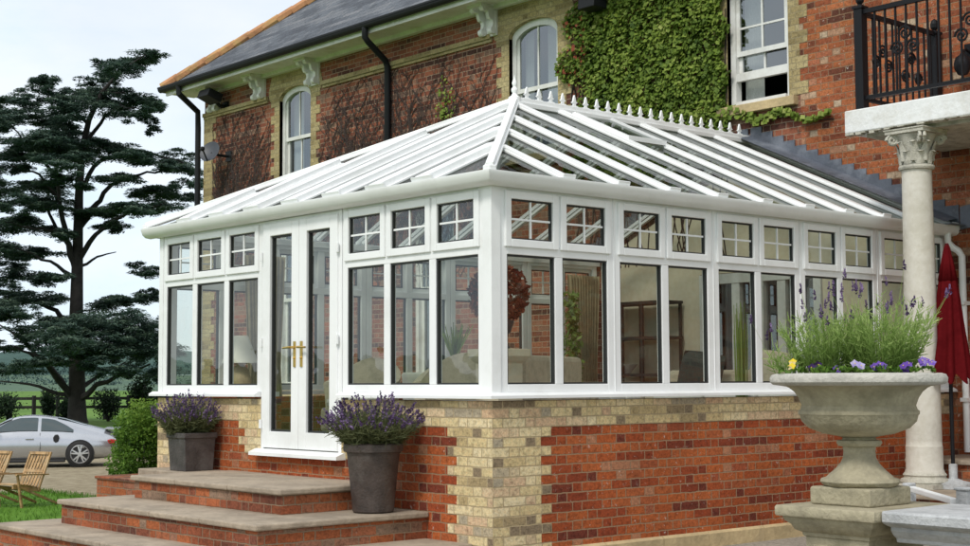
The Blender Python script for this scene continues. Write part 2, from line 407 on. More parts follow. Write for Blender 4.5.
struct(mb.add(vs, fs).build('far_fields', M['far_field'], fix=False))
# wooded hills on the skyline
M['hill'] = grass_like('wooded_hill', (.030,.064,.055), (.045,.090,.075), (.065,.115,.085), .02)
mb = MB(); vs = []; fs = []; na = 240
for j, (r, h) in enumerate(((1050, 3), (1150, 12), (1300, 22), (1450, 27), (1700, 10))):
    for k in range(na+1):
        a = math.radians(20+110*k/na)
        hh = h*(.85+.28*math.sin(a*7+1)+.12*math.sin(a*23)) + (R1(-1.2,1.8) if 1 <= j <= 3 else 0)
        vs.append((r*math.cos(a), r*math.sin(a), 3+hh))
for j in range(4):
    for k in range(na):
        a = j*(na+1)+k; fs.append((a, a+1, a+na+2, a+na+1))
struct(mb.add(vs, fs).build('hills', M['hill'], fix=False, smooth='all'))
sheet('gravel_drive', -26, 14.5, 4, 31.5, 30, 30, .004, M['gravel'], .3)
sheet('lawn', -24, 4.7, 5.6, 18.6, 24, 24, .010, M['lawn'], .15)
sheet('paving', -6, 7.5, -8, 3.6, 20, 20, .004, M['paving'])
struct(MB().box(4.25, D-.02, -7.5, -.02, -1.6, -.94).build('terrace_base', M['step_brick']))
struct(MB().box(4.2, D-.03, -7.55, -.015, -.94, -.90).build('terrace_paving', M['tread'], bevel=.012))
gm = MB(); random.seed(61)
M['grass'] = leaf_mat('grass_blade', [(0,(.045,.12,.012)),(.5,(.085,.20,.018)),(1,(.16,.28,.05))], .3)
for k in range(15000):
    if k < 11000: x, y = R1(-6, 4.75), R1(9.0, 18.7)
    else:
        e_ = random.random()
        x, y = (4.7+R1(-.25,.22), R1(9,18.8)) if e_ < .5 else (R1(-6,4.8), 18.6+R1(-.3,.25))
    z = gh(x, y)+.008; h = R1(.03,.075); gm.blade((x,y,z), (x+R1(-.03,.03), y+R1(-.03,.03), z+h), .014, R1(0,1))
o = gm.build('lawn_grass', M['grass'], None, fix=False); tag(o, 'short bright green grass of the lawn at the left', 'grass', kind='stuff')
# ------------------------------------------------------------------ the house
house = thing('brick_house', 'two storey red brick Victorian house with slate roof and yellow brick trim behind the conservatory', 'house', (D, 15.5, -1.9))
TOP = 5.56
def wall_grid(mb, y0, y1, z0, z1, holes):
    ys = sorted({y0, y1, *[h[0] for h in holes], *[h[1] for h in holes]})
    zs = sorted({z0, z1, *[h[2] for h in holes], *[h[3] for h in holes]})
    for a, b in zip(ys, ys[1:]):
        for c, d in zip(zs, zs[1:]):
            my, mz = (a+b)/2, (c+d)/2
            if any(h[0] < my < h[1] and h[2] < mz < h[3] for h in holes): continue
            mb.add([(D,b,c),(D,a,c),(D,a,d),(D,b,d)], [(0,1,2,3)])
    for a, b, c, d in holes:
        x1 = D+.22
        mb.add([(D,a,c),(x1,a,c),(x1,a,d),(D,a,d)], [(0,1,2,3)]); mb.add([(D,b,c),(x1,b,c),(x1,b,d),(D,b,d)], [(0,1,2,3)])
        mb.add([(D,a,c),(x1,a,c),(x1,b,c),(D,b,c)], [(0,1,2,3)]); mb.add([(D,a,d),(x1,a,d),(x1,b,d),(D,b,d)], [(0,1,2,3)])
WIN = [  # y0, y1, z0, z1, rail, arch, label
    (11.98, 12.95, 3.30, 5.23, 4.345, True), (5.93, 6.94, 3.30, 5.23, 4.26, True), (2.02, 2.94, 3.44, 5.23, 4.10, True),
    (11.9, 13.0, .0, 2.75, 1.55, False), (8.2, 9.2, .0, 2.75, 1.55, False)]
FD = (1.62, 3.42, -.50, 1.42)
mb = MB(); YA, YB = -7.6, 15.53
wall_grid(mb, YA, YB, -2.4, TOP, [w_[:4] for w_ in WIN] + [FD])
mb.add([(D,YB,-2.4),(D+9,YB,-2.4),(D+9,YB,TOP),(D,YB,TOP)], [(0,1,2,3)])
mb.add([(D,YA,-2.4),(D+9,YA,-2.4),(D+9,YA,TOP),(D,YA,TOP)], [(0,1,2,3)])
mb.add([(D+9,YA,-2.4),(D+9,YB,-2.4),(D+9,YB,TOP),(D+9,YA,TOP)], [(0,1,2,3)])
mb.build('wall', M['front_brick'], house, fix=False)
M['right_brick'] = brick_mat('patched_brick', [(0,(.12,.045,.03)),(.2,(.25,.075,.038)),(.45,(.37,.115,.05)),(.65,(.44,.15,.06)),(.82,(.40,.14,.075)),(.93,(.46,.27,.17)),(1,(.50,.38,.27))], (.26,.17,.105), white=1.1, dirty=.3)
# lighter cleaner brick on the right-hand end of the facade (patched wall around the balcony)
MB().box(D-.006, D+.01, -7.5, 1.55, -2.3, 5.1).box(D-.006, D+.01, 1.551, 1.86, 1.5, 5.1).build('rebuilt_brickwork', M['right_brick'], house)
# quoins and surrounds: toothed yellow brick, courses locked to the wall's own
def toothed(mb, ya, yb, z0, z1, left=True, right=True, t=.112, x=D-.011):
    r0_ = round(z0/.075); r1_ = round(z1/.075)
    for r in range(r0_, r1_, 2):
        e = t if (r//2) % 2 else 0
        mb.box(x, D+.06, ya-(e if left else 0), yb+(e if right else 0), r*.075, min(r1_, r+2)*.075)
def one_quoin(*a):
    qd = MB(); toothed(qd, *a); return qd.build('quoin', M['front_yellow'], house)
one_quoin(15.22, YB+.012, -2.25, 5.1, True, False)
for y0, y1, z0, z1, rl, arch in WIN[:3]:
    one_quoin(y0-.16, y0, z0, 5.1, True, False); one_quoin(y1, y1+.16, z0, 5.1, False, True)
for y0, y1, z0, z1, rl, arch in WIN[:3]:      # yellow brick arch panel rising to the eaves
    yc, hw = (y0+y1)/2, (y1-y0)/2
    rise = .20; zs = z1-rise
    arcp = [(yc+hw*math.cos(a), zs + rise*math.sin(a)) for a in [PI*k/14 for k in range(15)]]
    poly = [(y1+.30, 5.06), (y1+.34, 5.22), (y1+.22, TOP-.01), (y0-.22, TOP-.01), (y0-.34, 5.22), (y0-.30, 5.06), (y0, 5.06), (y0, zs)] + arcp[::-1][1:-1] + [(y1, zs), (y1, 5.06)]
    MB().prism(poly, 'x', D-.016, D+.10).build('window_arch', M['front_yellow'], house)
sc = MB()
for a, b in ((YB, 13.32), (11.62, 7.30), (5.58, 3.3), (1.64, YA)):
    sc.box(D-.055, D+.02, a, b, 5.10, 5.17); sc.box(D-.03, D+.02, a, b, 5.055, 5.10)
sc.build('string_course', M['front_yellow'], house)
def sash(i, y0, y1, z0, z1, rail, arch):
    xo = D+.06
    fr = MB(); t = .075
    fr.box(xo, xo+.10, y0, y0+t, z0, z1); fr.box(xo, xo+.10, y1-t, y1, z0, z1); fr.box(xo-.04, xo+.11, y0+t, y1-t, z0, z0+.06)
    if arch:
        yc, hw = (y0+y1)/2, (y1-y0)/2-.001; rise = .2; zs = z1-rise
        outer = [(yc+hw*math.cos(PI*k/14), zs+rise*math.sin(PI*k/14)) for k in range(15)]
        inner = [(yc+(hw-t)*math.cos(PI*k/14), zs-.09+(rise)*math.sin(PI*k/14)) for k in range(15)]
        fr.prism(outer + inner[::-1], 'x', xo-.003, xo+.103)
    else: fr.box(xo, xo+.10, y0+t, y1-t, z1-t, z1)
    f = fr.build('window', M['white_paint'], house)
    u = MB(); s_ = .05; a, b = y0+t, y1-t; yc = (a+b)/2
    up_ = MB(); xu = xo+.03; zt = z1-.12 if arch else z1-t
    up_.box(xu, xu+.03, a, b, rail-.03, rail+.03); up_.box(xu, xu+.03, a, a+s_, rail+.03, zt); up_.box(xu, xu+.03, b-s_, b, rail+.03, zt)
    up_.box(xu+.003, xu+.028, yc-.014, yc+.014, rail+.03, zt+.05)
    if i == 2: up_.box(xu+.002, xu+.027, a+s_, b-s_, rail+.30, rail+.325)
    up_.build('sash', M['white_paint'], f)
    lo = MB(); xl = xo+.07; zb = z0+.06 if i != 2 else 3.76; ztop = rail+.02 if i != 2 else rail+.30
    if i == 2: lo.box(xo+.004, xo+.062, a, b, 3.76, 3.86)
    else: lo.box(xl, xl+.03, a, b, zb, zb+.08)
    lo.box(xl, xl+.03, a, a+s_, zb+.08, rail-.03); lo.box(xl, xl+.03, b-s_, b, zb+.08, rail-.03)
    lo.box(xl+.003, xl+.028, yc-.014, yc+.014, zb+.08, rail-.03)
    lo.build('sash', M['white_paint'], f)
    g_ = MB(); g_.quad((xu+.015,a,rail),(xu+.015,b,rail),(xu+.015,b,z1-.03),(xu+.015,a,z1-.03)); g_.quad((xl+.015,a,zb),(xl+.015,b,zb),(xl+.015,b,rail),(xl+.015,a,rail))
    g_.build('pane', M['house_glass'], f, fix=False)
    rm = MB().box(D+.215, D+1.3, y0-.3, y1+.3, z0-.3, z1+.2)
    rm.f.pop(5) if False else None
    room = MB(); x0_, x1_ = D+.215, D+1.4
    room.quad((x1_,y0-.5,z0-.2),(x1_,y1+.5,z0-.2),(x1_,y1+.5,z1+.2),(x1_,y0-.5,z1+.2)); room.quad((x0_,y0-.5,z0-.2),(x1_,y0-.5,z0-.2),(x1_,y0-.5,z1+.2),(x0_,y0-.5,z1+.2))
    room.quad((x0_,y1+.5,z0-.2),(x1_,y1+.5,z0-.2),(x1_,y1+.5,z1+.2),(x0_,y1+.5,z1+.2)); room.quad((x0_,y0-.5,z1+.2),(x1_,y0-.5,z1+.2),(x1_,y1+.5,z1+.2),(x0_,y1+.5,z1+.2))
    room.quad((x0_,y0-.5,z0-.2),(x1_,y0-.5,z0-.2),(x1_,y1+.5,z0-.2),(x0_,y1+.5,z0-.2))
    room.build('room_interior', M['dark_trim'] if i != 0 else M['pot'], house, fix=False)
    cu = MB(); n = 26
    for (c0_, c1_) in (((b-.36*(b-a), b),) if i in (0, 2, 3) else ((a, a+.45*(b-a)), (b-.2*(b-a), b))):
        vs = []; fs = []
        for k in range(n+1):
            yy = c0_+(c1_-c0_)*k/n; xx = D+.26+.018*math.sin(k*1.9)
            vs += [(xx, yy, z0-.1), (xx, yy, z1)]
        for k in range(n): fs.append((2*k, 2*k+2, 2*k+3, 2*k+1))
        cu.add(vs, fs)
    cu.build('curtain', M['blush'], house, fix=False, smooth='all')
for i, w_ in enumerate(WIN): sash(i, *w_)
for y0, y1, z0, *_ in WIN: MB().box(D-.09, D+.06, y0-.12, y1+.12, z0-.11, z0-.001).build('window_sill', M['sandstone'], house, bevel=.008)
# eaves
MB().box(D-.50, D+.05, YA-.5, YB+.5, 5.56, 5.60).build('soffit', M['white_paint'], house)
MB().box(D-.535, D-.50, YA-.53, YB+.53, 5.53, 5.68).add([], []).build('fascia', M['white_paint'], house)
MB().box(D-.10, D-.003, YA, YB+.1, 5.50, 5.56).build('bed_mould', M['white_paint'], house)
gt = MB(); gx = D-.60
half = [(gx+.062*math.cos(PI+PI*k/8), 5.66+.07*math.sin(PI+PI*k/8)) for k in range(9)]
gt.prism(half + [(gx+.062,5.69),(gx-.07,5.69),(gx-.07,5.66)], 'y', YA-.6, YB+.62)
gt.box(D-.60, D+4, YB+.536, YB+.62, 5.60, 5.69)
gt.build('gutter', M['gutter'], house)
sl = .80; ex, e0, ez = D-.58, YB+.58, 5.66
ridge_run = 5.08
rp = MB(); A0 = (ex, e0, ez); B0 = (ex, YA-.58, ez); xr = ex+ridge_run; zr_ = ez+sl*ridge_run
P1 = (xr, e0-ridge_run, zr_); P2 = (xr, YA-.58+ridge_run, zr_); X2 = ex+2*ridge_run
rp.add([A0,B0,P2,P1], [(0,1,2,3)]); rp.add([A0,P1,(X2,e0,ez)], [(0,1,2)]); rp.add([B0,(X2,YA-.58,ez),P2], [(0,1,2)]); rp.add([(X2,e0,ez),P1,P2,(X2,YA-.58,ez)], [(0,1,2,3)])
rp.build('roof', M['slate'], house, fix=False, roofuv=True)
hp = MB(); n = 26
for k in range(n):
    a = Vector(A0).lerp(Vector(P1), k/n); b = Vector(A0).lerp(Vector(P1), (k+1.12)/n)
    hp.tube([a+Vector((0,0,.02)), b+Vector((0,0,.045))], [.105,.095], 8)
hp.tube([Vector(P1), Vector(P2)], .1, 8)
hp.build('ridge_tile', M['ridge_tile'], house, smooth=True)
def scroll_bracket(y):
    mb = MB(); k = .66; zt = 5.555
    P_ = lambda a, b: (D-a*k, zt-(5.55-b)*k*1.05)
    for dy in (-.105, .105):
        prof = [(0,5.55),(.44,5.55),(.46,5.50),(.44,5.44),(.38,5.42),(.32,5.44),(.28,5.40),(.27,5.33),(.23,5.27),(.16,5.25),(.14,5.20),(.15,5.13),(.20,5.07),(.20,5.00),(.15,4.96),(.09,4.97),(.05,5.02),(0,5.03)]
        mb.prism([P_(a, b) for a, b in prof], 'y', y+dy-.032, y+dy+.032)
        for (a, b, r) in ((.39,5.485,.075), (.145,5.03,.078)):
            mb.prism([P_(a+r*math.cos(2*PI*q/14), b+r*math.sin(2*PI*q/14)) for q in range(14)], 'y', y+dy-.042, y+dy+.042)
    mb.box(D-.34, D-.003, y-.16, y+.16, 5.52, 5.5595); mb.box(D-.05, D-.002, y-.15, y+.15, 5.13, 5.52)
    return mb.build('eaves_bracket', M['white_paint'], house, smooth=True)
for y in (15.1, 13.55, 11.86, 7.32, 5.22, 3.6, 1.35): scroll_bracket(y)
MB().tube([(gx,15.45,5.62),(gx,15.45,5.48),(D-.10,15.62,5.22),(D-.09,15.62,4.9),(D-.09,15.62,-1.9)], .055, 10).build('downpipe', M['gutter'], house, smooth=True)
MB().tube([(gx,9.62,5.62),(gx,9.62,5.46),(gx+.06,9.62,5.40),(D-.13,9.72,5.18),(D-.08,9.73,5.08),(D-.08,9.73,1.0)], .052, 10).build('downpipe', M['gutter'], house, smooth=True)
# french doors between house and conservatory
fd = MB(); y0, y1, z0, z1 = FD
for a, b in ((y0, y0+.10), (y1-.10, y1), ((y0+y1)/2-.08, (y0+y1)/2+.08)): fd.box(D-.04, D+.06, a, b, z0, z1)
for a, b in ((y0+.5, y0+.62), (y1-.62, y1-.5)): fd.box(D-.03, D+.05, a, b, z0+.2, z1-.12)
fd.box(D-.039, D+.059, y0+.1, y1-.1, z1-.12, z1); fd.box(D-.038, D+.058, y0+.1, y1-.1, z0, z0+.2)
f = fd.build('french_door', M['white_paint'], house)
MB().quad((D+.03,y0,z0),(D+.03,y1,z0),(D+.03,y1,z1),(D+.03,y0,z1)).build('pane', M['house_glass'], f, fix=False)
MB().quad((D+.9,y0-.6,z0-.1),(D+.9,y1+.6,z0-.1),(D+.9,y1+.6,z1+.3),(D+.9,y0-.6,z1+.3)).build('room_interior', M['dark_trim'], house, fix=False)
# floodlight, dish and black lamp fixed on the house
t = thing('floodlight', 'black floodlight on an arm under the eaves at the far corner of the house', 'floodlight', (D, 14.75, 5.28))
MB().prism([(D-.52,5.33),(D-.46,5.47),(D-.18,5.38),(D-.24,5.22)], 'y', 14.55, 14.93).build('lamp_housing', M['gutter'], t, bevel=.01)
MB().tube([(D,14.74,5.20),(D-.15,14.74,5.20),(D-.24,14.74,5.28)], .035, 8).box(D-.05, D, 14.66, 14.82, 5.12, 5.28).build('arm', M['gutter'], t)
t = thing('satellite_dish', 'grey satellite dish on the far corner of the house wall', 'satellite dish', (D, 14.85, 4.44))
dm = MB(); ax = Vector((-.82,-.40,.40)).normalized(); sx = ax.cross(Vector((0,0,1))).normalized(); sy = sx.cross(ax); ctr = Vector((D-.36, 14.72, 4.33))
vs = [ctr - ax*.045]; fs = []
for i, r in enumerate((.075,.14,.20)):
    for k in range(24):
        a = 2*PI*k/24; vs.append(ctr + ax*(r*r*1.2-.045) + sx*r*math.cos(a) + sy*r*1.06*math.sin(a))
for k in range(24): fs.append((0, 1+k, 1+(k+1) % 24))
for i in range(2):
    for k in range(24):
        k2 = (k+1) % 24; fs.append((1+i*24+k, 1+(i+1)*24+k, 1+(i+1)*24+k2, 1+i*24+k2))
dm.add(vs, fs); dm.build('reflector', M['dish'], t, fix=False, smooth='all')
lo_ = ctr - sy*.19; tip = ctr + ax*.22 - sy*.08
MB().tube([lo_, tip], .014, 6).ball(tip, .045).build('receiver_arm', M['gutter'], t)
MB().tube([(D,14.62,4.26),(D-.22,14.62,4.26),ctr-ax*.06], .026, 8).box(D-.03, D, 14.53, 14.71, 4.17, 4.36).build('wall_mount', M['gutter'], t)
t = thing('wall_lamp', 'small black lantern light at the top of the ivy under the eaves', 'wall light', (D, 5.02, 5.1))
MB().prism([(D-.38,5.04),(D-.36,5.24),(D-.14,5.24),(D-.12,5.04)], 'y', 4.86, 5.16).build('lamp_housing', M['gutter'], t, bevel=.012)
MB().tube([(D,5.01,5.14),(D-.18,5.01,5.14)], .035, 8).build('arm', M['gutter'], t)
# ------------------------------------------------------------------ the conservatory
cons = thing('conservatory', 'white framed glass conservatory on a low brick wall with hipped glass roof and spiked ridge', 'conservatory', (0, 0, -1.31))
DR = (1.972, 3.262)            # door opening along the front
dw = MB()
dw.box(0, D-.02, 0, .22, -1.7, -.02); dw.box(0, .22, .22, DR[0], -2.2, -.02); dw.box(0, .22, DR[1], L, -2.2, -.02)
dw.box(0, .22, DR[0], DR[1], -2.2, -.53); dw.box(.22, D-.02, L-.22, L, -2.2, -.02)
dw.build('dwarf_wall', M['red'], cons)
e = .004
def rows(a, b, fn, name='quoin'):
    q = MB()
    for r in range(a, b):
        v = fn(r); q.box(v[0], v[1], v[2], v[3], -.075*(r+1), -.075*r - (.02 if r == 0 else 0))
    q.build(name, M['yellow'], cons)
od = lambda r: .112 if r % 2 else 0
rows(0, 3, lambda r: (-e, D-.03, -e, .02), 'brick_band'); rows(3, 19, lambda r: (-e, .50+od(r), -e, .02))
rows(0, 3, lambda r: (-e, .02, .021, DR[0]-.001), 'brick_band'); rows(0, 3, lambda r: (-e, .02, DR[1]+.001, L+e), 'brick_band')
rows(3, 26, lambda r: (-e, .02, .021, .42+od(r))); rows(3, 26, lambda r: (-e, .02, L-.62-od(r), L+e))
rows(3, 7, lambda r: (-e, .02, DR[0]-.26-od(r), DR[0]-.001)); rows(3, 7, lambda r: (-e, .02, DR[1]+.001, DR[1]+.28+od(r)))
MB().prism([(-.035,-1.7),(-.035,-1.185),(-.012,-1.165),(.05,-1.165),(.05,-1.7)], 'x', .30, D-.3) if False else None
pl = MB(); x = .62
while x < 4.2:
    x2 = min(4.2, x+R1(.55,.8)); pl.prism([(-.035,-1.6),(-.035,-1.19),(-.012,-1.17),(.05,-1.17),(.05,-1.6)], 'x', x+.003, x2-.003); x = x2
pl.build('plinth_course', M['sandstone'], cons)
# cill
ci = MB(); prof = [(-.075,0),(-.075,.022),(-.03,.046),(.20,.046),(.20,0)]
def mitre(mb, prof, a, b, closed_ends=True):   # sweep a profile (out, z) round the front-right corner: from front side to right side
    vs = []; fs = []; n = len(prof)
    for (o, z) in prof: vs.append((o, a, z))
    for (o, z) in prof: vs.append((o, o, z))
    for (o, z) in prof: vs.append((b, o, z))
    for s in range(2):
        for i in range(n):
            j = (i+1) % n; fs.append((s*n+i, s*n+j, (s+1)*n+j, (s+1)*n+i))
    fs += [tuple(range(n)), tuple(range(3*n-1, 2*n-1, -1))]
    return mb.add(vs, fs)
mitre(ci, prof, DR[0]-.005, D-.03)
ci.prism(prof, 'y', DR[1]+.005, L+.075)
ci.box(.2, D-.03, L-.1, L+.075, 0, .04)
ci.build('window_cill', M['pvc'], cons)
MB().prism([(-.10,-.535),(-.10,-.505),(-.02,-.475),(.2,-.475),(.2,-.535)], 'y', DR[0]-.06, DR[1]+.06).build('door_cill', M['pvc'], cons)
# posts
cp = MB(); cp.box(-.012, .085, -.012, .085, .046, 1.64); cp.build('corner_post', M['pvc'], cons, bevel=.004)
cp = MB(); cp.box(-.006, .075, L-.075, L+.006, .046, 1.64); cp.build('corner_post', M['pvc'], cons, bevel=.004)
MAP = {'right': lambda a, o, z: (a, -o, z), 'front': lambda a, o, z: (-o, a, z), 'back': lambda a, o, z: (a, L+o, z)}
def fbox(mb, F, a0, a1, o0, o1, z0, z1):
    p = F(a0, o0, z0); q_ = F(a1, o1, z1); return mb.box(p[0], q_[0], p[1], q_[1], p[2], q_[2])
def ring(mb, F, a0, a1, z0, z1, t, o0, o1, tb=None, tt=None):
    tb = tb or t; tt = tt or t
    fbox(mb, F, a0, a0+t, o0, o1, z0, z1); fbox(mb, F, a1-t, a1, o0, o1, z0, z1)
    fbox(mb, F, a0+t, a1-t, o0, o1, z0, z0+tb); fbox(mb, F, a0+t, a1-t, o0, o1, z1-tt, z1); return mb
def module(face, a0, a1, n):
    F = MAP[face]
    jw, mw = .072, .085
    ws = (a1-a0-2*jw-(n-1)*mw)/n
    fr = MB()
    fbox(fr, F, a0, a0+jw, -.07, 0, .046, 1.64); fbox(fr, F, a1-jw, a1, -.07, 0, .046, 1.64)
    fbox(fr, F, a0+jw, a1-jw, -.07, 0, .046, .108); fbox(fr, F, a0+jw, a1-jw, -.07, 0, 1.595, 1.64)
    fbox(fr, F, a0+jw, a1-jw, -.068, .001, 1.115, 1.185)
    for k in range(1, n):
        c = a0+jw+k*ws+(k-.5)*mw
        fbox(fr, F, c-mw/2, c+mw/2, -.067, .0, .108, 1.115); fbox(fr, F, c-mw/2, c+mw/2, -.067, 0, 1.185, 1.595)
    f = fr.build('window_frame', M['pvc'], cons, bevel=.005)
    for k in range(n):
        b0 = a0+jw+k*(ws+mw); b1 = b0+ws
        ring(MB(), F, b0, b1, .108, 1.115, .014, -.045, -.012).build('gasket', M['gasket'], f)
        g_ = MB(); g_.quad(F(b0,-.03,.108), F(b1,-.03,.108), F(b1,-.03,1.115), F(b0,-.03,1.115)); g_.build('pane', M['glass'], f, fix=False)
        # opening top light
        s = MB(); ring(s, F, b0-.030, b1+.030, 1.172, 1.612, .063, -.03, .020)
        sa = s.build('top_light', M['pvc'], cons, bevel=.006)
        c0, c1, d0, d1 = b0+.033, b1-.033, 1.235, 1.549
        ring(MB(), F, c0, c1, d0, d1, .012, -.028, .000).build('gasket', M['gasket'], sa)
        g_ = MB(); g_.quad(F(c0,-.012,d0), F(c1,-.012,d0), F(c1,-.012,d1), F(c0,-.012,d1)); g_.build('pane', M['glass'], sa, fix=False)
        gb = MB(); cc = (c0+c1)/2; dd = (d0+d1)/2
        fbox(gb, F, cc-.008, cc+.008, -.018, -.004, d0, d1); fbox(gb, F, c0, cc-.008, -.017, -.005, dd-.008, dd+.008); fbox(gb, F, cc+.008, c1, -.017, -.005, dd-.008, dd+.008)
        gb.build('glazing_bar', M['pvc'], sa)
XC = [.087, 1.345, 2.605, 3.860, 5.114, 6.369]
for a, b in zip(XC, XC[1:]):
    module('right', a+.004, b-.004, 2)
for x in XC[1:]:
    MB().box(x-.004, x+.004, -.006, .05, .046, 1.64).build('coupling_bar', M['pvc'], cons)
MB().box(6.373, D-.012, 0, .07, .046, 1.64).build('wall_post', M['pvc'], cons)
module('front', .087, 1.965, 3); module('front', 3.268, L-.077, 3)
for a, b in zip(XC, XC[1:]):
    module('back', a+.004, b-.004, 2)
# eaves beam, gutter
eb = MB(); mitre(eb, [(-.03,1.64),(-.03,1.70),(.11,1.70),(.11,1.64)], L+.02, D-.02); eb.box(.11, D-.02, L-.09, L+.03, 1.64, 1.70)
eb.build('eaves_beam', M['pvc'], cons)
gp = [(-.035,1.632),(-.095,1.640),(-.128,1.665),(-.138,1.690),(-.150,1.715),(-.150,1.735),(-.130,1.735),(-.128,1.715),(-.035,1.70)]
gt = MB(); mitre(gt, gp, L+.15, D-.004)
gt.prism([(o*-1+L, z) for o, z in gp], 'x', -.02, D-.004)
gt.build('gutter', M['pvc'], cons, smooth=True)
for x in (1.6, 3.4, 5.2): MB().box(x-.03, x+.03, -.152, -.03, 1.628, 1.66).build('gutter_bracket', M['pvc'], cons) if False else None
# roof
AX, AZ, EO, EZ = 2.617, 2.965, .10, 1.715
AP = Vector((AX, AX, AZ)); CR = Vector((-EO, -EO, EZ)); CL = Vector((-EO, L+EO, EZ))
slope = (AZ-EZ)/(AX+EO)
rg = MB(); dz = .0
rg.add([CR, CL, AP], [(0,1,2)]); rg.add([CR, (D,-EO,EZ), (D,AX,AZ), AP], [(0,1,2,3)]); rg.add([CL, (D,L+EO,EZ), (D,AX,AZ), AP], [(0,1,2,3)])
rg.build('roof_glazing', M['roof_glass'], cons, fix=False)
def rafter(a, b, name='rafter', w=.122, h=.022):
    a = Vector(a); b = Vector(b); d = (b-a).normalized()
    nrm = Vector((0,0,1)); 
    mb = MB().bar(a, b, w, .020, drop=-.012); mb.bar(a, b, w*.70, h, drop=-.012-.01-h/2+.001)
    r = mb.build(name, M['pvc'], cons, bevel=.004)
    MB().bar(a+d*.08, b-d*.05, .040, .022, drop=.016).build('rafter_base', M['pvc'], r)
    MB().bar(a-d*.012, a+d*.004, w*1.1, .08, drop=-.025).build('end_cap', M['pvc'], r)
def roof_y(x): return min(x, AX)      # hip line in plan
step = .6285
xs = [.087+.004+step*k for k in range(1, 11)]
for x in xs:
    t = min(x+EO, AX+EO); x = min(x, D-.05)
    rafter((x, -EO, EZ), (x, t-EO-.03, EZ+slope*(t-.03))); 
    MB().bar((x, L+EO, EZ), (x, L+EO-t, EZ+slope*t), .058, .04, drop=-.02).bar((x, L+EO-.1, EZ+slope*.1), (x, L+EO-t, EZ+slope*t), .05, .03, drop=.03).build('rafter', M['pvc'], cons)
ysf = [.70, 1.33, 1.965, 2.617, 3.268, 3.90, 4.53]
for y in ysf:
    t = min(y+EO, L+EO-y) if abs(y-AX) > .01 else AX+EO
    rafter((-EO, y, EZ), (t-EO-.03, y, EZ+slope*(t-.03)), 'rafter', .24, .05)
for c_ in (CR, CL):
    d = (AP-c_).normalized()
    mb = MB().bar(c_, AP, .095, .022, drop=-.03); mb.bar(c_, AP, .06, .05, drop=-.055)
    h = mb.build('hip_bar', M['pvc'], cons, bevel=.004)
    MB().bar(c_+d*.1, AP, .06, .09, drop=.05).build('hip_base', M['pvc'], h)
    MB().box(c_.x-.04, c_.x+.04, c_.y-.04, c_.y+.04, EZ-.01, EZ+.06).build('end_cap', M['pvc'], h, bevel=.012)
rd = MB().box(AX-.03, D-.008, AX-.065, AX+.065, AZ-.02, AZ+.035).box(AX-.03, D-.0085, AX-.035, AX+.035, AZ+.035, AZ+.085).box(AX-.03, D-.0088, AX-.04, AX+.04, AZ-.14, AZ-.02)
rd.build('ridge', M['pvc'], cons, bevel=.008)
fin0 = None; k = 0; x = AX+.17
while x < D-.10:
    if fin0 is None:
        f_ = MB(); z = AZ+.085
        f_.prism([(AX+dx, z+dz_*.78) for dx, dz_ in ((-.050,0),(.050,0),(.050,.012),(.018,.02),(.014,.045),(.040,.060),(.024,.075),(.020,.078),(.014,.12),(0,.165),(-.014,.12),(-.020,.078),(-.024,.075),(-.040,.060),(-.014,.045),(-.018,.02),(-.050,.012))], 'y', AX-.011, AX+.011)
        fin0 = f_.build('ridge_finial', M['pvc'], cons); o = fin0; base_x = fin0.location.x
    else:
        o = fin0.copy(); C.objects.link(o); o.parent = cons; ORG[o.name] = ORG['conservatory']
    o.location.x = x-AX; x += .172
MB().lathe([(.065,0),(.065,.05),(.035,.07),(.022,.095),(.034,.12),(.034,.14),(.016,.165),(.028,.20),(.02,.225),(.008,.25),(.003,.285)], 14, (AX, AX, AZ+.03)).build('apex_finial', M['pvc'], cons, smooth=True)
# roof vent in the right-hand slope
def onslope(x, t, lift=0): return Vector((x, t-EO, EZ+slope*t+lift))
va, vb = xs[4]+.03, xs[5]-.03
rv_ = MB()
for x in (va+.02, vb-.02): rv_.bar(onslope(x,1.75,.05), onslope(x,2.5,.05), .045, .05)
rv_.bar(onslope(va,1.75,.05), onslope(vb,1.75,.05), .05, .05); rv_.bar(onslope(va,2.5,.05), onslope(vb,2.5,.05), .05, .05)
v_ = rv_.build('roof_vent', M['pvc'], cons)
MB().quad(onslope(va,1.75,.055), onslope(vb,1.75,.055), onslope(vb,2.5,.055), onslope(va,2.5,.055)).build('pane', M['roof_glass'], v_, fix=False)
# lead flashing along the house wall: stepped cover on the wall and an apron on the glass
ld = MB(); n = 17
for k in range(n):
    y0 = -.14 + (AX+.12)*k/n; y1 = -.14 + (AX+.12)*(k+1)/n
    z0 = EZ + slope*(y0+EO); z1 = EZ+slope*(y1+EO)
    ld.prism([(y0,z0-.02),(y1,z1-.02),(y1,z1+.19),(y0,z1+.19)], 'x', D-.018-.0006*(k % 2), D-.006)
    ld.prism([(2*AX-y0,z0-.02),(2*AX-y1,z1-.02),(2*AX-y1,z1+.19),(2*AX-y0,z1+.19)], 'x', D-.018-.0006*(k % 2), D-.006)
a, b = Vector((D-.26, -EO-.02, EZ+.055)), Vector((D-.26, AX, AZ+.055))
ld.add([a, b, b+Vector((.25,0,.05)), a+Vector((.25,0,.05))], [(0,1,2,3)])
ld.box(D-.30, D-.02, -.22, -.10, EZ+.02, EZ+.03)
ld.prism([(-.16,EZ-.02),(-.42,EZ+.02),(-.44,EZ+.26),(-.16,EZ+.22)], 'x', D-.03, D-.008)
ld.build('lead_flashing', M['lead'], cons)
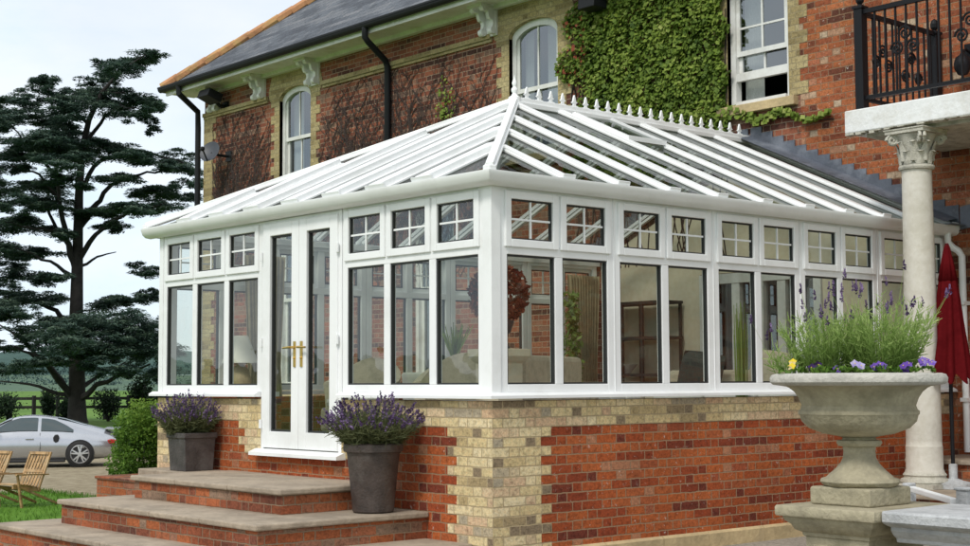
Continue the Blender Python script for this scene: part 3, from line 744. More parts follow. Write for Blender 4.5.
MB().tube([(D-.16,-.09,1.66),(D-.16,-.09,1.56),(D-.13,-.13,1.50),(D-.10,-.17,1.47),(D-.08,-.20,1.41),(D-.08,-.20,-.62)], .036, 10).box(D-.13,D-.01,-.24,-.16,.9,.94).box(D-.13,D-.01,-.24,-.16,-.1,-.06).build('downpipe', M['pvc'], cons, smooth=True)
# door
df = MB(); F = MAP['front']
fbox(df, F, DR[0], DR[0]+.05, -.07, .004, -.475, 1.635); fbox(df, F, DR[1]-.05, DR[1], -.07, .004, -.475, 1.635); fbox(df, F, DR[0]+.05, DR[1]-.05, -.07, .004, 1.585, 1.635)
df.build('door_frame', M['pvc'], cons, bevel=.004)
ym = (DR[0]+DR[1])/2
for s, (a, b) in enumerate(((DR[0]+.045, ym-.003), (ym+.003, DR[1]-.045))):
    lf = ring(MB(), F, a, b, -.465, 1.60, .118, -.045, .022, .15, .115)
    lf = lf.build('door', M['pvc'], cons, bevel=.006)
    c0, c1, d0, d1 = a+.118, b-.118, -.315, 1.485
    ring(MB(), F, c0, c1, d0, d1, .016, -.04, -.004).build('gasket', M['gasket'], lf)
    MB().quad(F(c0,-.02,d0), F(c1,-.02,d0), F(c1,-.02,d1), F(c0,-.02,d1)).build('pane', M['glass'], lf, fix=False)
    hy = (ym-.055) if s == 0 else (ym+.055); sg = -1 if s == 0 else 1
    h = MB(); fbox(h, F, hy-.016, hy+.016, .022, .032, .27, .50); h.tube([(-.03,hy,.447),(-.075,hy,.447)], .011, 8); h.tube([(-.072,hy,.447),(-.075,hy+sg*.03,.447),(-.070,hy+sg*.125,.443)], [.011,.011,.009], 8)
    h.ball((-.034,hy,.35), .011, 8, 5)
    h.build('handle', M['brass'], lf, smooth=True)
    hg = MB(); e_ = a-.012 if s == 0 else b+.012
    for z in (-.25, .50, 1.30): hg.tube([(-.030,e_,z-.04),(-.030,e_,z+.04)], .016, 8)
    hg.build('hinge', M['pvc'], lf)
# interior shell
struct(MB().box(.20, D+.01, .20, L-.20, -.62, -.50).build('floor', M['floor_tile']))
ip = MB()
for a, b, c_, d_ in ((.10, FD[0]-.01, -.5, 1.64), (FD[1]+.01, L-.10, -.5, 1.64), (FD[0]-.01, FD[1]+.01, FD[3]+.01, 1.64)):
    ip.box(D-.012, D-.0065, a, b, c_, d_)
ip.prism([(.10,1.64),(L-.10,1.64),(L-.3,1.80),(AX,AZ-.15),(.3,1.80)], 'x', D-.0125, D-.0066)
ip.build('inner_wall_plaster', M['cream'], cons)
# ------------------------------------------------------------------ steps and raised bed
st = thing('garden_steps', 'brick steps with worn stone treads leading up to the conservatory doors', 'steps', (-1, 2.6, -1.9))
def tier(x0, y0, y1, ztop, zbot, over=.035, th=.045, yb=None):
    MB().box(x0, -.006, y0, y1, zbot, ztop-th).build('riser', M['step_brick'], st)
    t = MB(); nn = max(2, round((y1-y0)/.75)); cuts = [y0-over] + [y0+(y1-y0)*k/nn+R1(-.06,.06) for k in range(1, nn)] + [y1+over]
    for a, b in zip(cuts, cuts[1:]): t.box(x0-over, -.007, a+.003, b-.003, ztop-th, ztop+R1(-.002,.002))
    t.build('tread', M['tread'], st, bevel=.012)
tier(-1.03, 1.32, 3.74, -.70, -1.2)
tier(-1.58, .79, 4.06, -.90, -1.5)
tier(-2.02, .25, 4.46, -1.11, -2.1)
tier(-2.42, -.2, 4.9, -1.31, -2.2)
bed = thing('raised_bed', 'low brick raised bed in the corner between the steps and the round green bush', 'raised bed', (-.3, 4.9, -1.9))
MB().box(-.58, -.01, 4.10, 5.42, -2.1, -.83).build('brick_kerb', M['step_brick'], bed)
MB().box(-.60, -.012, 4.08, 5.44, -.83, -.80).build('coping', M['step_brick'], bed, bevel=.01)
MB().box(-.46, -.008, 3.78, 4.78, -.80, -.705).build('paving_slab', M['tread'], bed, bevel=.01)
# ------------------------------------------------------------------ pots of lavender
p = thing('square_planter', 'dark square lead planter on the top step by the left end of the conservatory', 'planter', (-.24, 4.12, -.704), world=False)
def sqpot(mb, b, t, h, th=.02):
    vs = []
    for s, z in ((b, 0), (t, h-.05), (t+.013, h-.05), (t+.013, h), (t-.03, h), (t-.04, h-.09)):
        vs += [(-s,-s,z),(s,-s,z),(s,s,z),(-s,s,z)]
    fs = [(3,2,1,0)]
    for k in range(5):
        for i in range(4): j = (i+1) % 4; fs.append((k*4+i, k*4+j, (k+1)*4+j, (k+1)*4+i))
    fs.append((20,21,22,23)); return mb.add(vs, fs)
sqpot(MB(), .150, .166, .36).build('pot_body', M['pot'], p, bevel=.008)
MB().box(-.13,.13,-.13,.13,.26,.29).build('soil', M['soil'], p)
p = thing('round_planter', 'tall dark round planter on the middle step beside the doors', 'planter', (-.36, 1.03, -.898), world=False)
MB().lathe([(.15,0),(.165,.012),(.172,.10),(.210,.46),(.215,.475),(.236,.48),(.240,.50),(.238,.535),(.225,.545),(.205,.54),(.195,.46)], 36).build('pot_body', M['pot_b'], p, smooth=True)
MB().lathe([(.20,.455),(.19,.47),(.1,.475),(.002,.475)], 24, cap=False).build('soil', M['soil'], p)
def lavender(name, label, loc, rad, hgt, nst, seed):
    random.seed(seed)
    t = thing(name, label, 'lavender', loc, world=False)
    lv = MB(); fl = MB()
    for i in range(nst):
        a = R1(0, 2*PI); q_ = math.sqrt(random.random()); tilt = q_*1.02 + R1(-.08,.08); 
        l = hgt*(1-.18*q_)*R1(.72,1.08); b = Vector((math.cos(a)*q_*rad*.33, math.sin(a)*q_*rad*.33, 0))
        d = Vector((math.cos(a)*math.sin(tilt)*rad/hgt*1.25, math.sin(a)*math.sin(tilt)*rad/hgt*1.25, math.cos(tilt*.82)))
        tip = b + d*l
        mid = b + d*l*.5 + Vector((0,0,.02))
        tt = R1(.1,.9)
        lv.blade(b, mid, .007, tt*.6); lv.blade(mid, tip, .005, tt)
        for k in range(9):
            s = R1(.1,.82); p_ = b.lerp(tip, s); v = (rv()+d*.9).normalized()
            lv.blade(p_, p_+v*R1(.035,.085), .008, min(1, max(0, s*.7+R1(-.1,.35))))
        if random.random() < .48:
            dn = d.normalized(); hl = R1(.030,.06); tc = R1(.1,.9)
            for k in range(7):
                c_ = tip + dn*hl*(k/6-.25) + rv()*.006; u = (rv()+dn*.6).normalized(); v = u.cross(rv()).normalized()
                fl.leaf(c_, u, v, .024, .016, min(1, max(0, tc+R1(-.3,.3))))
    lv.build('foliage', M['lav_leaf'], t, fix=False); fl.build('flower_spike', M['lav_flower'], t, fix=False)
    return t
lavender('lavender', 'purple lavender bush growing in the square planter at the left', (-.25, 4.18, -.43), .29, .46, 620, 3)
lavender('lavender', 'purple lavender bush growing in the tall round planter by the doors', (-.36, 1.03, -.44), .345, .46, 760, 4)
# ------------------------------------------------------------------ round bush
def leafball(mb, c, rx, ry, rz, n, size, tfun=None, shell=.55):
    for i in range(n):
        v = rv(); r = shell + (1-shell)*random.random()**.6
        k = 1+.10*math.sin(v.x*7+c[1])+.09*math.sin(v.y*9+v.z*5+c[0])
        p_ = Vector((c[0]+v.x*rx*r*k, c[1]+v.y*ry*r*k, c[2]+v.z*rz*r*k))
        u = (rv()*.8+v*.7).normalized(); w_ = u.cross(rv()).normalized()
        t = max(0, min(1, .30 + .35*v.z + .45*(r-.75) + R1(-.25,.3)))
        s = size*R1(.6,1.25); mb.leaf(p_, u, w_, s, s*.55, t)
b = thing('garden_bush', 'rounded bright green bush beside the left corner of the conservatory', 'bush', (.35, 6.5, -1.6))
random.seed(5)
lb = MB()
leafball(lb, (.36,6.2,-.60), .33,.36,.46, 5200, .042); leafball(lb, (.29,6.22,-.36), .25,.28,.25, 2200, .04); leafball(lb, (.52,6.1,-.40), .28,.3,.28, 2000, .04)
leafball(lb, (.27,6.25,-.80), .29,.32,.32, 2400, .042)
for k in range(70):
    a = R1(0,2*PI); p_ = Vector((.36+.28*math.cos(a)*R1(.2,1), 6.2+.3*math.sin(a)*R1(.2,1), -.12)); q_ = p_+Vector((R1(-.08,.08),R1(-.08,.08),R1(.03,.11)))
    for s in range(4): lb.leaf(p_.lerp(q_, s/4), rv(), rv(), .04, .022, R1(.5,1))
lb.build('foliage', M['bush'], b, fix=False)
sm_ = MB()
for k in range(9):
    a = 2*PI*k/9; sm_.tube([(.36+.05*math.cos(a),6.2+.05*math.sin(a),-1.75),(.36+.12*math.cos(a),6.2+.12*math.sin(a),-1.1),(.36+.2*math.cos(a),6.2+.2*math.sin(a),-.5)], [.02,.014,.006], 5)
sm_.build('stem', M['bark'], b)
# ------------------------------------------------------------------ balustrade, urn and its flowers
UX, UY = -.07, -3.335
bl = thing('stone_balustrade', 'weathered stone balustrade with panelled end pier and grey coping below the urn', 'balustrade', (UX, UY, -1.31))
def moulded(mb, x0, x1, y0, y1, prof):    # rectangular moulding: profile of (outset, z)
    vs = []; n = len(prof)
    for o, z in prof: vs += [(x0-o,y0-o,z),(x1+o,y0-o,z),(x1+o,y1+o,z),(x0-o,y1+o,z)]
    fs = [(3,2,1,0)] + [(k*4+i, k*4+(i+1) % 4, (k+1)*4+(i+1) % 4, (k+1)*4+i) for k in range(n-1) for i in range(4)] + [tuple(range(4*n-4, 4*n))]
    return mb.add(vs, fs)
px0, px1, py0, py1 = UX-.27, UX+.27, UY-.235, UY+.19
moulded(MB(), px0, px1, py0, py1, [(.06,-1.31),(.06,-1.16),(.03,-1.12),(0,-1.10),(0,-.77),(.012,-.765),(.016,-.745),(.045,-.73),(.06,-.70),(.085,-.68),(.095,-.655),(.12,-.65),(.125,-.64),(.125,-.60),(.118,-.59)]).build('pier', M['stone'], bl, smooth=True)
pn = MB(); fx = px0-.004
for a, b, c_, d_ in ((py0+.06,py1-.06,-.83,-.81),(py0+.06,py1-.06,-1.07,-1.05),(py0+.06,py0+.08,-1.05,-.83),(py1-.08,py1-.06,-1.05,-.83)): pn.box(fx-.014, px0+.01, a, b, c_, d_)
pn.build('panel_moulding', M['stone'], bl, bevel=.004)
yl = py0-.13
cpg = MB(); cprof = [(-.20,-.77),(-.215,-.765),(-.22,-.745),(-.25,-.725),(-.27,-.70),(-.27,-.68),(-.305,-.67),(-.345,-.655),(-.355,-.645),(-.355,-.60),(-.345,-.588)]
full = [(o, z) for o, z in cprof] + [(-o, z) for o, z in cprof[::-1]]
y = yl
while y > -9.5:
    y2 = y-R1(1.0,1.25); cpg.prism([(UX+o+.02, z) for o, z in full], 'y', y-.002, y2+.002); y = y2
cpg.build('coping', M['coping_grey'], bl, smooth=True)
bmh = MB(); bp = [(.055,-1.16),(.06,-1.12),(.035,-1.10),(.06,-1.04),(.075,-.98),(.062,-.91),(.034,-.86),(.03,-.84),(.05,-.825),(.05,-.77)]
k = 0; y = yl-.18; b0 = None
while y > -7.6:
    if b0 is None: b0 = MB().lathe(bp, 16, (UX+.02, y, 0)).build('baluster', M['stone'], bl, smooth=True); by = y
    else:
        o = b0.copy(); C.objects.link(o); o.parent = bl; o.location.y = y-by
    y -= .23
MB().box(UX-.14, UX+.18, -9.5, py0-.07, -1.32, -1.16).build('base_rail', M['stone'], bl, bevel=.01)
ur = thing('stone_urn', 'large weathered stone garden urn with wide rim standing on the pier', 'urn', (UX, UY, -.589), world=False)
K = .00570; base_y = 505.0
def zz(y): return (base_y-y)*K
outer = [(35,487),(38,485),(40,482),(39,479.5),(34,478),(32,476),(25,470),(19,463),(16.5,458),(16,452),(16.5,447),(21,446),(23,443),(22,440.5),(17,440),(16.5,437.5),(22,436),(36,433.5),(50,428),(57,421),(59,415),(60.5,413.5),(60.5,410.5),(58.5,409),(57,405),(60,397),(64,391),(69,387),(72,385.5),(78,384.5),(85,383.5),(88,381),(88.5,377),(86.5,373.5),(82,372.2),(74,372),(70,374),(66,385)]
def gad(a, i): return 1 + (.012*math.cos(20*a) if 15 < i < 20 else 0)
MB().lathe([(r*K, zz(y)) for r, y in outer[:30]], 64, wob=gad).build('bowl', M['stone'], ur, smooth=True)
MB().lathe([(r*K, zz(y)) for r, y in outer[29:]], 64, wob=lambda a, i: 1+.006*math.sin(a*40)+.004*math.sin(a*17)).build('rim', M['urn_rim'], ur, smooth=True)
hx = 34.5*K
moulded(MB(), -hx, hx, -hx, hx, [(0,0),(.008,.006),(.008,.095),(0,.103)]).build('plinth', M['stone'], ur, bevel=.006)
MB().lathe([(72*K, zz(377)),(40*K, zz(373)),(.002, zz(371))], 32, cap=False).build('soil', M['soil'], ur)
zt = -.589 + zz(373)
random.seed(21)
def tall_lav(label, cx, cy, n, h, rad, nf):
    t = thing('french_lavender', label, 'lavender', (cx, cy, zt), world=False)
    lv = MB(); heads = []
    for i in range(n):
        a = R1(0,2*PI); q_ = math.sqrt(random.random()); b = Vector((math.cos(a)*q_*rad*.5, math.sin(a)*q_*rad*.5, 0))
        l = h*R1(.5,1.0)*(1-.25*q_); d = Vector((math.cos(a)*q_*.62, math.sin(a)*q_*.62, 1)).normalized()
        tip = b+d*l; tt = R1(.2,.9)
        lv.blade(b, tip, .006, tt*.7)
        for k in range(16):
            s = R1(.1,1); p_ = b.lerp(tip, s); v = (rv()*.75+d*.9).normalized()
            lv.blade(p_, p_+v*R1(.025,.065), .0062, min(1, s*.55+R1(0,.45)))
        if i < nf:
            fl = MB(); heads.append(fl)
            l2 = R1(.10,.24); tp = tip+Vector((d.x+R1(-.15,.15), d.y+R1(-.15,.15), 1)).normalized()*l2
            lv.blade(tip, tp, .004, .7); tc = R1(.15,.95)
            for k in range(16):
                c_ = tp + Vector((R1(-.008,.008),R1(-.008,.008), R1(-.018,.018))); fl.leaf(c_, rv(), rv(), .020, .014, max(0,min(1,tc+R1(-.3,.2))))
            for k in range(4): fl.leaf(tp+Vector((0,0,.028)), (Vector((0,0,1))+rv()*.5).normalized(), rv(), .034, .013, min(1,tc+.25))
    lv.build('foliage', M['fresh_leaf'], t, fix=False)
    for fl in heads: fl.build('flower_spike', M['lav_flower'], t, fix=False)
    return t
rr = Vector((.562, -.827, 0)) ; ff = Vector((.827, .562, 0))
def up_(s, d): return UX + rr.x*s + ff.x*d, UY + rr.y*s + ff.y*d
x_, y_ = up_(.14, 0); tall_lav('tall French lavender filling the middle of the urn', x_, y_, 250, .52, .33, 26)
x_, y_ = up_(-.16, .06); tall_lav('airy pale French lavender on the left of the urn centre', x_, y_, 170, .47, .30, 14)
x_, y_ = up_(-.40, -.02); tall_lav('sparse straggling lavender at the far left of the urn rim', x_, y_, 24, .20, .16, 5)
def pansy(label, s, d, tone, n, z=.035):
    x_, y_ = up_(s, d); t = thing('pansy', label, 'pansy', (x_, y_, zt), world=False, group='pansies along the urn rim')
    lv = MB(); heads = []
    for i in range(60):
        v = rv(); lv.leaf((v.x*.07, v.y*.07, .012+abs(v.z)*.03), (rv()+Vector((0,0,.2))).normalized(), rv(), .04, .022, R1(0,.75))
    for i in range(n):
        c_ = Vector((R1(-.045,.045), R1(-.045,.045), z+R1(-.012,.025))); fc = (-ff+Vector((R1(-.5,.5),R1(-.5,.5),R1(.2,.7)))).normalized()
        e1 = fc.cross(Vector((0,0,1))).normalized(); e2 = e1.cross(fc)
        fl = MB(); heads.append(fl)
        for k in range(5):
            a = 2*PI*k/5+.3; u = e1*math.cos(a)+e2*math.sin(a); fl.leaf(c_+u*.012+fc*.002*k, u, u.cross(fc), .030, .030, max(0,min(1,tone+R1(-.07,.07))))
        fl.leaf(c_+fc*.012, e1, e2, .008, .008, 1)
    lv.build('leaf', M['bush'], t, fix=False); [fl.build('flower', M['pansy'], t, fix=False) for fl in heads]
pansy('yellow pansies near the left end of the urn rim', -.37, -.20, .985, 2, .05)
pansy('almost black pansy left of centre on the urn rim', -.20, -.28, .04, 2)
pansy('mauve pansy second from the dark one on the urn rim', -.10, -.33, .38, 2)
pansy('pale lilac pansies at the middle of the urn rim', .02, -.34, .82, 4)
pansy('violet pansies just right of the pale lilac ones', .14, -.33, .5, 3)
pansy('deep blue violet pansies on the right of the urn rim', .26, -.28, .42, 5)
pansy('tall violet and yellow pansies at the right end of the urn rim', .36, -.18, .62, 5, .06)
# ------------------------------------------------------------------ column and balcony
ba = thing('balcony', 'white rendered balcony slab with peeling edge and black iron railing', 'balcony', (D, -2, 2.565))
MB().box(4.86, D-.008, -4.4, .17, 2.585, 2.815).build('slab', M['peel'], ba, bevel=.012)
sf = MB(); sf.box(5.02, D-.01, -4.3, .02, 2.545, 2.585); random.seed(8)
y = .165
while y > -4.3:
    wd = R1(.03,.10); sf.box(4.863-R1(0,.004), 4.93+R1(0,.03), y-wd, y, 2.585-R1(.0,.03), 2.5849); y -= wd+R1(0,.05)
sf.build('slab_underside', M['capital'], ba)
def post(mb, x, y, w_, h):
    mb.box(x-w_, x+w_, y-w_, y+w_, 2.815, 2.815+h); mb.box(x-w_*1.25, x+w_*1.25, y-w_*1.25, y+w_*1.25, 2.815+h, 2.84+h); mb.lathe([(w_*.5,0),(w_*.4,.02),(w_*.85,.05),(w_*.95,.09),(w_*.6,.13),(.002,.15)], 12, (x, y, 2.84+h)); return mb
CX0, CY0 = 4.935, .005; WX = D-.10; RT = 3.80; RB = 2.93
for x, y, h in ((CX0, CY0, 1.02), (WX, CY0+.03, .98), (CX0, -2.2, 1.02), (CX0, -4.25, 1.02)): post(MB(), x, y, .047, h).build('post', M['iron'], ba)
rl = MB()
for z, w_ in ((RT,.045), (RB,.035)):
    rl.box(CX0-.022, CX0+.022, -4.25, CY0-.048, z-w_/2, z+w_/2); rl.box(CX0+.048, WX-.048, CY0-.005, CY0+.035, z-w_/2+.0005, z+w_/2-.0005)
rl.build('rail', M['iron'], ba)
def baluster(x, y): return MB().box(x-.009, x+.009, y-.009, y+.009, RB+.018, RT-.022).build('baluster', M['iron'], ba)
n = 12
for k in range(1, n): baluster(CX0+(WX-CX0)*k/n, CY0+.015)
for k in range(1, 36):
    y = CY0-.05-.118*k
    if abs(y+2.2) > .05 and y > -4.2: baluster(CX0, y)
def scroll(p_, e1, e2, r, sgn):
    pts = [Vector(p_) + e1*(r*(1-k/26)*math.cos(sgn*k*.5)) + e2*(r*(1-k/26)*math.sin(sgn*k*.5)) for k in range(24)]
    return pts
e2 = Vector((0,0,1)); e1 = Vector((1,0,0))
for (xo, zo) in ((.40,3.46),(.28,3.34),(.50,3.32),(.92,3.46),(.80,3.26),(1.04,3.26)):
    MB().tube(scroll((CX0+xo, CY0+.015, zo), e1, e2, .075, 1), .012, 6).build('iron_scroll', M['iron'], ba)
e1 = Vector((0,1,0))
for yo in (-.50, -1.2, -1.9):
    for dy, dz_ in ((0,.08),(-.09,-.06),(.09,-.06)): MB().tube(scroll((CX0, yo+dy, 3.42+dz_), e1, e2, .075, 1), .012, 6).build('iron_scroll', M['iron'], ba)
lampx = thing('wall_lantern', 'black globe lantern on the brick wall behind the balcony railing', 'wall light', (D, -.32, 3.55))
MB().lathe([(.02,-.13),(.05,-.12),(.085,-.06),(.09,0),(.07,.06),(.03,.09),(.012,.12)], 14, (D-.16, -.32, 3.42)).build('lamp_housing', M['iron'], lampx, smooth=True)
MB().tube([(D,-.32,3.55),(D-.10,-.32,3.58),(D-.16,-.32,3.53)], .014, 8).box(D-.02, D-.006, -.38, -.26, 3.45, 3.65).build('bracket', M['iron'], lampx)
KX, KY = 5.02, -.535
cl_ = thing('stone_column', 'pale painted column with carved leafy capital holding up the balcony', 'column', (KX, KY, -.898))
MB().box(KX-.235, KX+.235, KY-.235, KY+.235, -.898, -.855).lathe([(.225,-.855),(.235,-.84),(.225,-.815),(.20,-.805),(.195,-.79),(.205,-.775),(.19,-.755)], 40, (KX, KY, 0)).build('base', M['capital'], cl_, smooth=True)
sh = [(.186,-.76),(.183,-.74),(.174,-.72),(.173,-.505),(.169,-.50)] + [(.168-.026*sm((z+.5)/2.7), z) for z in [-.45+.25*k for k in range(11)]] + [(.142,2.15)]
MB().lathe(sh, 48, (KX, KY, 0)).build('shaft', M['column'], cl_, smooth=True)
MB().lathe([(.142,2.15),(.165,2.155),(.172,2.175),(.165,2.195),(.146,2.20)], 40, (KX, KY, 0)).build('necking', M['capital'], cl_, smooth=True)
cpm = MB().lathe([(.140,2.20),(.142,2.26),(.150,2.36),(.175,2.45),(.20,2.49)], 32, (KX, KY, 0))
moulded(cpm, KX-.19, KX+.19, KY-.19, KY+.19, [(-.01,2.488),(.02,2.50),(.02,2.525),(.03,2.535),(.03,2.5445)])
def acanthus(mb, ang, z0, h, w_, r):
    c_, s_ = math.cos(ang), math.sin(ang); nseg = 6; vs = []
    for k in range(nseg+1):
        t = k/nseg; rad = r + .012 + .055*t**3; z = z0 + h*(t if t < .85 else .85-(t-.85)*.6)
        ww = w_*math.sin(PI*(.2+.75*t))**.8*(1+.22*(k % 2))
        for u in (-1,-.45,0,.45,1):
            dr = .014*(1-abs(u)) ; a2 = ang + u*ww/(2*rad)
            vs.append((KX+(rad+dr)*math.cos(a2), KY+(rad+dr)*math.sin(a2), z))
    fs = [(k*5+i, k*5+i+1, (k+1)*5+i+1, (k+1)*5+i) for k in range(nseg) for i in range(4)]
    mb.add(vs, fs)
for k in range(8): acanthus(cpm, 2*PI*k/8, 2.20, .15, .10, .140)
for k in range(8): acanthus(cpm, 2*PI*(k+.5)/8, 2.23, .23, .09, .145)
for k in range(4):
    a = PI/4+PI/2*k; d = Vector((math.cos(a), math.sin(a), 0)); t_ = Vector((0,0,1)); c_ = Vector((KX, KY, 2.445))+d*.225
    for s_ in (-.02,.02): cpm.tube([q_ + d.cross(t_)*s_ for q_ in scroll(c_, d, t_, .058, 1)], .016, 6)
cpm.build('capital', M['capital'], cl_, fix=False, smooth=True)
# step up beside the column
s2 = thing('terrace_step', 'brick terrace step with stone top against the house wall behind the column', 'step', (5.8, -3, -.9))
MB().box(5.36, D-.03, -6.5, -.16, -.90, -.69).build('riser', M['step_brick'], s2)
MB().box(5.32, D-.031, -6.54, -.12, -.69, -.645).build('tread', M['tread'], s2, bevel=.01)
# closed parasol
pa = thing('closed_parasol', 'closed dark red garden parasol standing behind the column', 'parasol', (5.14, -.765, -.898), world=False)
def fold(a, i): return 1 + (.16*math.cos(8*a+.5) if 1 < i < 9 else 0)
MB().lathe([(.012,2.33),(.028,2.29),(.055,2.15),(.088,1.97)][::-1], 48, wob=lambda a, i: 1+.1*math.cos(8*a)).build('canopy_cap', M['red_canvas'], pa, smooth='all')
cv = MB(); n = 64; vs = []; fs = []
prof = [(.040,2.10),(.080,1.98),(.100,1.80),(.118,1.6),(.136,1.4),(.155,1.22),(.172,1.08)]
for i, (r, z) in enumerate(prof):
    for k in range(n):
        a = 2*PI*k/n; rr_ = r*(1+.20*math.cos(8*a+.35*i)*(i/6+.3)); zq = z - (.10*(.5+.5*math.cos(8*a+2)) if i == 6 else 0)
        vs.append((rr_*math.cos(a), rr_*math.sin(a), zq))
for i in range(6):
    for k in range(n): fs.append((i*n+k, i*n+(k+1) % n, (i+1)*n+(k+1) % n, (i+1)*n+k))
cv.add(vs, fs).build('canopy', M['red_canvas'], pa, fix=False, smooth='all')
MB().tube([(0,0,.05),(0,0,2.32)], .019, 10).build('pole', M['iron'], pa)
MB().lathe([(.19,0),(.19,.05),(.10,.07),(.04,.09),(.04,.22),(.025,.23)], 24).build('base', M['coping_grey'], pa, smooth=True)
# white handrail behind the balustrade
hr = thing('handrail', 'short white handrail on grey posts just behind the balustrade coping', 'handrail', (1.2, -3.0, -1.31))
MB().bar((1.70,-2.54,-.637), (1.03,-3.27,-.641), .045, .04).build('rail', M['pvc'], hr, bevel=.008)
MB().box(1.06-.04,1.06+.04,-3.33-.04,-3.33+.04,-1.306,-.57).box(1.01,1.11,-3.38,-3.28,-.57,-.553).build('post', M['coping_grey'], hr, bevel=.006)
MB().box(1.75-.035,1.75+.035,-2.48-.035,-2.48+.035,-1.306,-.60).build('post', M['coping_grey'], hr, bevel=.006)
# ------------------------------------------------------------------ inside the conservatory
FZ = -.498
sf_ = thing('display_shelf', 'dark metal shelf unit against the cream wall inside the conservatory', 'shelf unit', (D-.25, 4.2, FZ), world=False)
fr_ = MB()
for x in (-.17, .17):
    for y in (-.5, -.17, .17, .5): fr_.box(x-.016, x+.016, y-.016, y+.016, 0, 1.62)
fr_.build('upright', M['dark_iron'], sf_)
for z in (.22, .70, 1.16, 1.60): MB().box(-.19,.19,-.53,.53,z-.018,z+.018).build('shelf', M['dark_iron'], sf_)
t = thing('shelf_ornament', 'pale bowl standing on the dark shelf unit', 'bowl', (D-.3, 4.42, FZ+.7185), world=False)
MB().lathe([(.05,0),(.06,.02),(.12,.09),(.14,.12),(.12,.115),(.05,.03)], 16).build('bowl', M['white_fabric'], t, smooth=True)
t = thing('shelf_box', 'brown box on the lowest shelf of the dark shelf unit', 'box', (D-.28, 4.5, FZ+.2385), world=False)
MB().box(-.12,.12,-.17,.17,0,.2).build('body', M['wood'], t, bevel=.006); MB().box(-.125,.125,-.175,.175,.2,.235).build('lid', M['timber_lamp'], t, bevel=.004)
def armchair(label, x, y, rz, mat='cream_fabric', s=1.):
    t = thing('tub_armchair', label, 'armchair', (x, y, FZ), rz, world=False)
    sb = MB(); sb.box(-.34*s,.34*s,-.30*s,.32*s,.10,.36); sb.build('seat_base', M[mat], t, bevel=.04)
    MB().box(-.27*s,.27*s,-.32*s,.24*s,.362,.46).build('seat_cushion', M['white_fabric'], t, bevel=.045)
    bk = MB(); vs = []; fs = []; n = 20
    for k in range(n+1):
        a = PI*1.06*k/n - PI*.03; h = .62+.26*math.sin(PI*k/n)**1.5
        for r, z in ((.39*s,.08),(.42*s,.5),(.44*s,h),(.36*s,h+.02),(.30*s,.4)): vs.append((r*math.cos(a), r*math.sin(a)*.95, z))
    for k in range(n):
        for i in range(5): fs.append((k*5+i, k*5+(i+1) % 5, (k+1)*5+(i+1) % 5, (k+1)*5+i))
    fs += [(0,1,2,3,4), tuple(range(n*5+4, n*5-1, -1))]
    bk.add(vs, fs).build('backrest', M[mat], t, smooth=True)
    for a, b in ((-.27,-.24),(.27,-.24),(-.27,.26),(.27,.26)): MB().tube([(a*s,b*s,0),(a*s*.95,b*s*.95,.12)], [.018,.025], 8).build('leg', M['wood'], t)
armchair('cream tub armchair seen through the left pane beside the doors', 2.0, 4.45, -1.1)
armchair('cream tub armchair beside the white table inside the corner windows', 3.1, 3.7, -.5)
armchair('pale tub armchair nearest the front windows left of the corner post', 1.15, 1.75, -.9)
t = thing('round_table', 'round table under a white cloth inside the conservatory', 'table', (2.15, 3.1, FZ), world=False)
MB().lathe([(.46,.05),(.48,.3),(.50,.66),(.505,.70),(.49,.725),(.002,.727)], 40, wob=lambda a, i: 1+(.05*math.cos(9*a) if i < 2 else .01*math.cos(9*a))).build('tablecloth', M['white_fabric'], t, smooth='all')
t = thing('table_plant', 'small potted green plant on the white clothed table', 'plant', (2.15, 3.05, FZ+.728), world=False)
MB().lathe([(.05,0),(.08,.12),(.085,.13),(.07,.13)], 14).build('pot', M['dish'], t, smooth=True)
lb = MB(); random.seed(31)
for i in range(70):
    a = R1(0,6.28); d = Vector((math.cos(a)*R1(.05,.6), math.sin(a)*R1(.05,.6), 1)).normalized(); lb.blade((0,0,.11), Vector((0,0,.11))+d*R1(.2,.42), .022, R1(0,1))
lb.build('leaf', M['fresh_leaf'], t, fix=False)
t = thing('wicker_sofa', 'cream wicker sofa seen just inside the right-hand side of the corner', 'sofa', (2.05, 1.1, FZ), .5, world=False)
MB().box(-.85,.85,-.38,.30,.08,.38).build('seat_base', M['cream_fabric'], t, bevel=.04)
for x in (-.53,0,.53): MB().box(x-.25,x+.25,-.36,.22,.382,.50).build('seat_cushion', M['white_fabric'], t, bevel=.04)
MB().box(-.85,.85,.24,.42,.38,.86).build('backrest', M['cream_fabric'], t, bevel=.05)
for x in (-.86,.74): MB().box(x,x+.12,-.38,.30,.30,.62).build('armrest', M['cream_fabric'], t, bevel=.04)
for a, b in ((-.78,-.3),(.78,-.3),(-.78,.32),(.78,.32)): MB().box(a-.03,a+.03,b-.03,b+.03,0,.09).build('leg', M['wood'], t)
t = thing('cushioned_sofa', 'white cushioned sofa below the french doors inside the conservatory', 'sofa', (4.6, 1.35, FZ), -1.2, world=False)
MB().box(-.9,.9,-.40,.30,.08,.38).build('seat_base', M['white_fabric'], t, bevel=.04)
for x in (-.56,0,.56): MB().box(x-.27,x+.27,-.38,.22,.382,.50).build('seat_cushion', M['white_fabric'], t, bevel=.04)
MB().box(-.9,.9,.24,.42,.38,.74).build('backrest', M['cream_fabric'], t, bevel=.05)
for x in (-.92,.80): MB().box(x,x+.12,-.38,.30,.30,.60).build('armrest', M['cream_fabric'], t, bevel=.04)
for k, (x, m_, lab) in enumerate(((-.55,'dark_green','dark green cushion on the white sofa under the french doors'),(.1,'cream_fabric','cream cushion on the white sofa under the french doors'))):
    pass
for a, b in ((-.8,-.3),(.8,-.3),(-.8,.32),(.8,.32)): MB().box(a-.03,a+.03,b-.03,b+.03,0,.09).build('leg', M['wood'], t)
